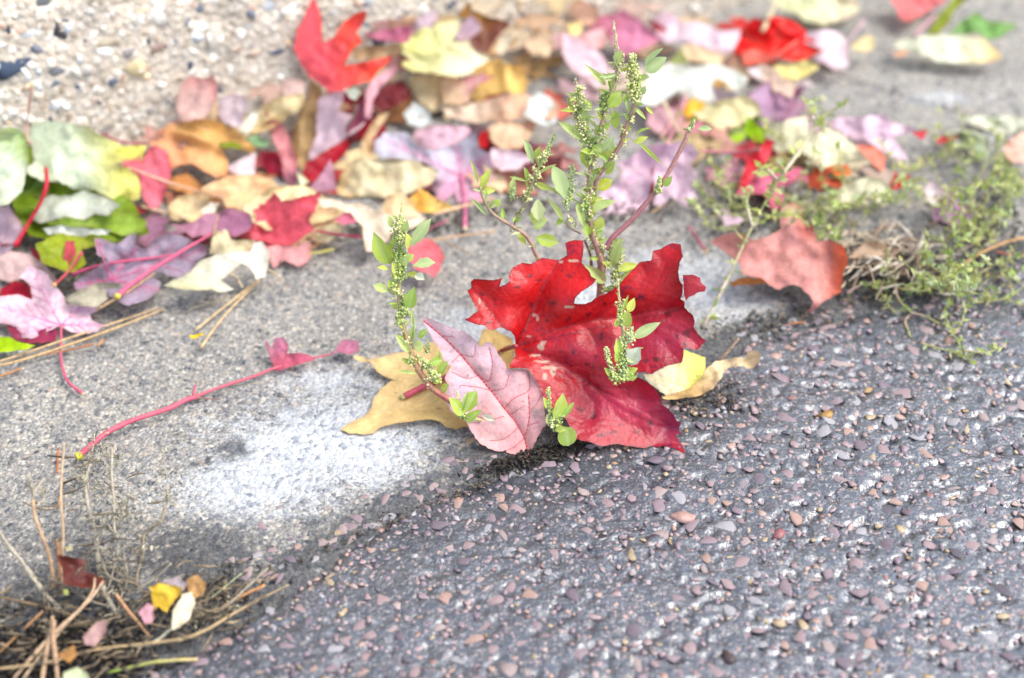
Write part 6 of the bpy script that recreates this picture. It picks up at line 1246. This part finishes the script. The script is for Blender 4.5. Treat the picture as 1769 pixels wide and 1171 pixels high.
stalk('S', [(92,702),(120,690)], [7,6], (226,216,60), None, 'stalk_foot', parent=sr, mat=M_STEM, heights=[.004,.004])
for pts, cc, ti in (([(1095,250),(1070,195),(1048,125),(1052,105),(1082,150),(1098,100),(1140,94),(1168,130),(1160,178),(1220,172),(1280,188),(1302,208),(1200,238),(1110,268)], (196,96,124), 30), ([(1392,178),(1420,130),(1440,105),(1520,112),(1527,165),(1480,182),(1430,170)], (186,110,140), 20)):
    ob = make_leaf('S', pts, cc, 'x', tilt=ti, az=-90, h=.006, step=3.5, amp=.6, push=False, warp=.08, col2=(176,120,150), grad=[pts[0], pts[3]], group=None)
    ob.name = 'leaf_shred'; ob.parent = sr; ob.location = ob.location-sr.location
    for kk in ('label', 'category', 'group'):
        if kk in ob: del ob[kk]
# small pebbles and bits lying loose
for k, (px, py, r, c, lab) in enumerate([(1425,720,.0038,(206,160,90),'golden tan pebble proud of the wet asphalt, right half'),(620,865,.0042,(206,176,180),'pink pebble at the pale gutter edge, left of the seam'),(1258,1140,.0034,(100,80,78),'dark brown pebble on the asphalt near the bottom edge'),(1180,897,.0046,(226,180,166),'largest salmon pink pebble in the middle of the asphalt'),(1345,925,.0030,(190,120,120),'red brown pebble on the asphalt right of the salmon pebble'),(640,895,.0036,(196,176,186),'lilac pebble on the asphalt below the gutter edge')]):
    V, F = ROCKS[k+2]; me = mesh_np('pebble', V*np.array([1.1, .8, .7])*r, F, M_STONE, np.tile(lin(c, .55), (len(V), 1))); o = bpy.data.objects.new('pebble', me)
    g = G(px, py); o.location = (g[0], g[1], float(z_asp(g[0], g[1]))+.0002); o.rotation_euler = (0, 0, k); link(o); tag(o, lab, 'pebble')
# ------------------------------------------------------------------ knotweed sprawling over the seam at right
def knot(label, segs, seed, dens=1.0, group='knotweed runners at right', name='knotweed', stuff=False, cs=(196,176,130), r0=1.7, cl=((206,218,120),(180,204,104),(226,226,140),(166,190,116)), lf=1.0):
    rr_ = np.random.default_rng(seed); ms = MB(); ml = MB(); g0 = None
    for pts, h in segs:
        pp = np.array(pts, float); pl = [G(q[0], q[1], h[0]+(h[1]-h[0])*i/(len(pp)-1)) for i, q in enumerate(pp)]
        if g0 is None: g0 = pl[0]
        V, F, C = tube(pl, np.array([r0, r0*.8, r0*.5])*.000236, 5, 6, c=lin(cs), c2=lin((190,196,110)), bumpy=.3, seed=seed); ms.add(V, F, C); cp = catmull(pl, 6)
        L_ = np.linalg.norm(np.diff(cp, axis=0), axis=1).sum(); n_l = int(L_/.0012*dens)
        for _ in range(n_l):
            i = rr_.integers(len(cp)); b = cp[i]; d_ = rr_.normal(size=3)*[1, 1, .7]+[0, 0, .5]; d_ /= np.linalg.norm(d_); l = rr_.uniform(.002, .0048)*lf; w = l*rr_.uniform(.16, .3)
            s_ = np.cross(d_, rr_.normal(size=3)); s_ /= np.linalg.norm(s_); b2 = b+d_*0
            V = np.array([b2, b2+d_*l*.45+s_*w, b2+d_*l, b2+d_*l*.45-s_*w, b2+d_*l*.45+np.cross(d_, s_)*w*.35]); V[:, 2] = np.maximum(V[:, 2], .0012)
            c = lin(tuple(np.array(cl[rr_.integers(len(cl))])*rr_.uniform(.85, 1.05)), .9); ml.add(V, [(0,1,4),(1,2,4),(2,3,4),(3,0,4)], c)
    return ms, ml, g0
def knot_thing(label, segs, seed, **kw):
    ms, ml, g0 = knot(label, segs, seed, **kw); root = empty('knotweed', g0); tag(root, label, 'knotweed', 'knotweed runners at right')
    ms.build('stem', M_STEM, root); tag(ml.build('small_leaves', M_GREEN, root), kind='stuff')
g_ = lambda pts: [tuple(p) for p in T('G', pts)]
knot_thing('knotweed runner trailing down onto the asphalt, rightmost end', [(g_([(1400,660),(1380,760),(1360,860),(1400,960),(1480,1090)]), (.006,.002)), (g_([(1440,1040),(1560,1050),(1650,1025)]), (.003,.004)), (g_([(1230,1000),(1330,1030),(1430,1060),(1470,1090)]), (.003,.003)), (g_([(1400,960),(1440,900),(1460,820)]), (.003,.008))], 11, dens=1.1)
knot_thing('knotweed runner spreading along the asphalt at the right edge', [(g_([(1500,800),(1580,790),(1680,770),(1790,690)]), (.003,.006)), (g_([(1560,820),(1600,760),(1660,700)]), (.003,.01)), (g_([(1640,780),(1720,800),(1790,840)]), (.003,.003)), (g_([(1400,700),(1500,670),(1620,600),(1700,590)]), (.006,.010)), (g_([(1700,760),(1690,700),(1650,660)]), (.004,.012))], 12, dens=.9)
knot_thing('knotweed shoot with yellow green leaves below the straw heap', [(g_([(1020,730),(1060,790),(1100,840),(1200,830)]), (.004,.003)), (g_([(1040,700),(1150,730),(1260,740),(1330,700)]), (.004,.006)), (g_([(1160,740),(1220,690),(1300,660)]), (.004,.010))], 13)
knot_thing('purple stemmed knotweed root bent on the asphalt', [(g_([(860,752),(930,710),(1020,698),(1100,702)]), (.003,.006)), (g_([(1105,700),(1112,760),(1150,815),(1200,855)]), (.006,.003)), (g_([(1190,852),(1155,890),(1170,940),(1182,972)]), (.003,.002)), (g_([(1190,850),(1260,870),(1330,905)]), (.003,.002))], 14, dens=.15, cs=(190,150,150), r0=3.0)
knot_thing('tall pale knotweed stalk standing left of the rusty pink leaf', [([(1214,566),(1262,470),(1300,390),(1345,310)], (.001,.040)), ([(1345,310),(1380,262),(1412,212),(1455,180)], (.040,.056)), ([(1410,215),(1400,190),(1412,170)], (.052,.058)), ([(1345,312),(1320,290),(1300,300)], (.040,.044)), ([(1300,392),(1290,350),(1300,322)], (.030,.040))], 15, dens=.55, cs=(222,204,186), r0=3.4, lf=1.6)
rk = np.random.default_rng(99)
for k, (cx, cy, lab) in enumerate([(1740,300,'knotweed tuft at the right edge beside the tan pink leaf'),(1690,380,'knotweed tuft right of the dusky mauve leaf'),(1640,330,'thin knotweed tuft on the grey gutter at right'),(1580,300,'pale knotweed tuft right of the bright red forked scrap'),(1440,350,'knotweed tuft between the rusty pink leaf and the cream curl'),(1400,370,'dense knotweed tuft right above the rusty pink leaf'),(1290,350,'knotweed tuft left of the mauve pink maple leaf'),(1240,300,'sparse knotweed tuft right of the lilac maple leaf'),(1600,480,'knotweed tuft in front of the straw heap'),(1690,470,'knotweed tuft at the right end of the straw heap'),(1350,270,'knotweed tuft under the big pale cream leaf'),(1660,250,'thin knotweed tuft behind the dull green leaf')]):
    segs = []
    for _ in range(int(1.1*[14,16,9,8,12,13,9,6,13,12,7,6][k])):
        a = rk.uniform(0, 6.28); l = rk.uniform(45, 115); p0 = np.array([cx, cy])+rk.normal(0, 24, 2)*[1.2, .8]; m_ = p0+np.array([math.cos(a), math.sin(a)*.6])*l*.5+rk.normal(0, 6, 2); e_ = m_+np.array([math.cos(a+.4), math.sin(a+.4)*.6-.5])*l*.5
        segs.append(([tuple(p0), tuple(m_), tuple(e_)], (.002, rk.uniform(.006, .034))))
    knot_thing(lab, segs, 200+k, dens=.75, cs=[(200,186,140),(190,140,130)][k % 2], r0=1.4)
print('objects', len(bpy.data.objects), 'polys', sum(len(o.data.polygons) for o in bpy.data.objects if o.type == 'MESH'))
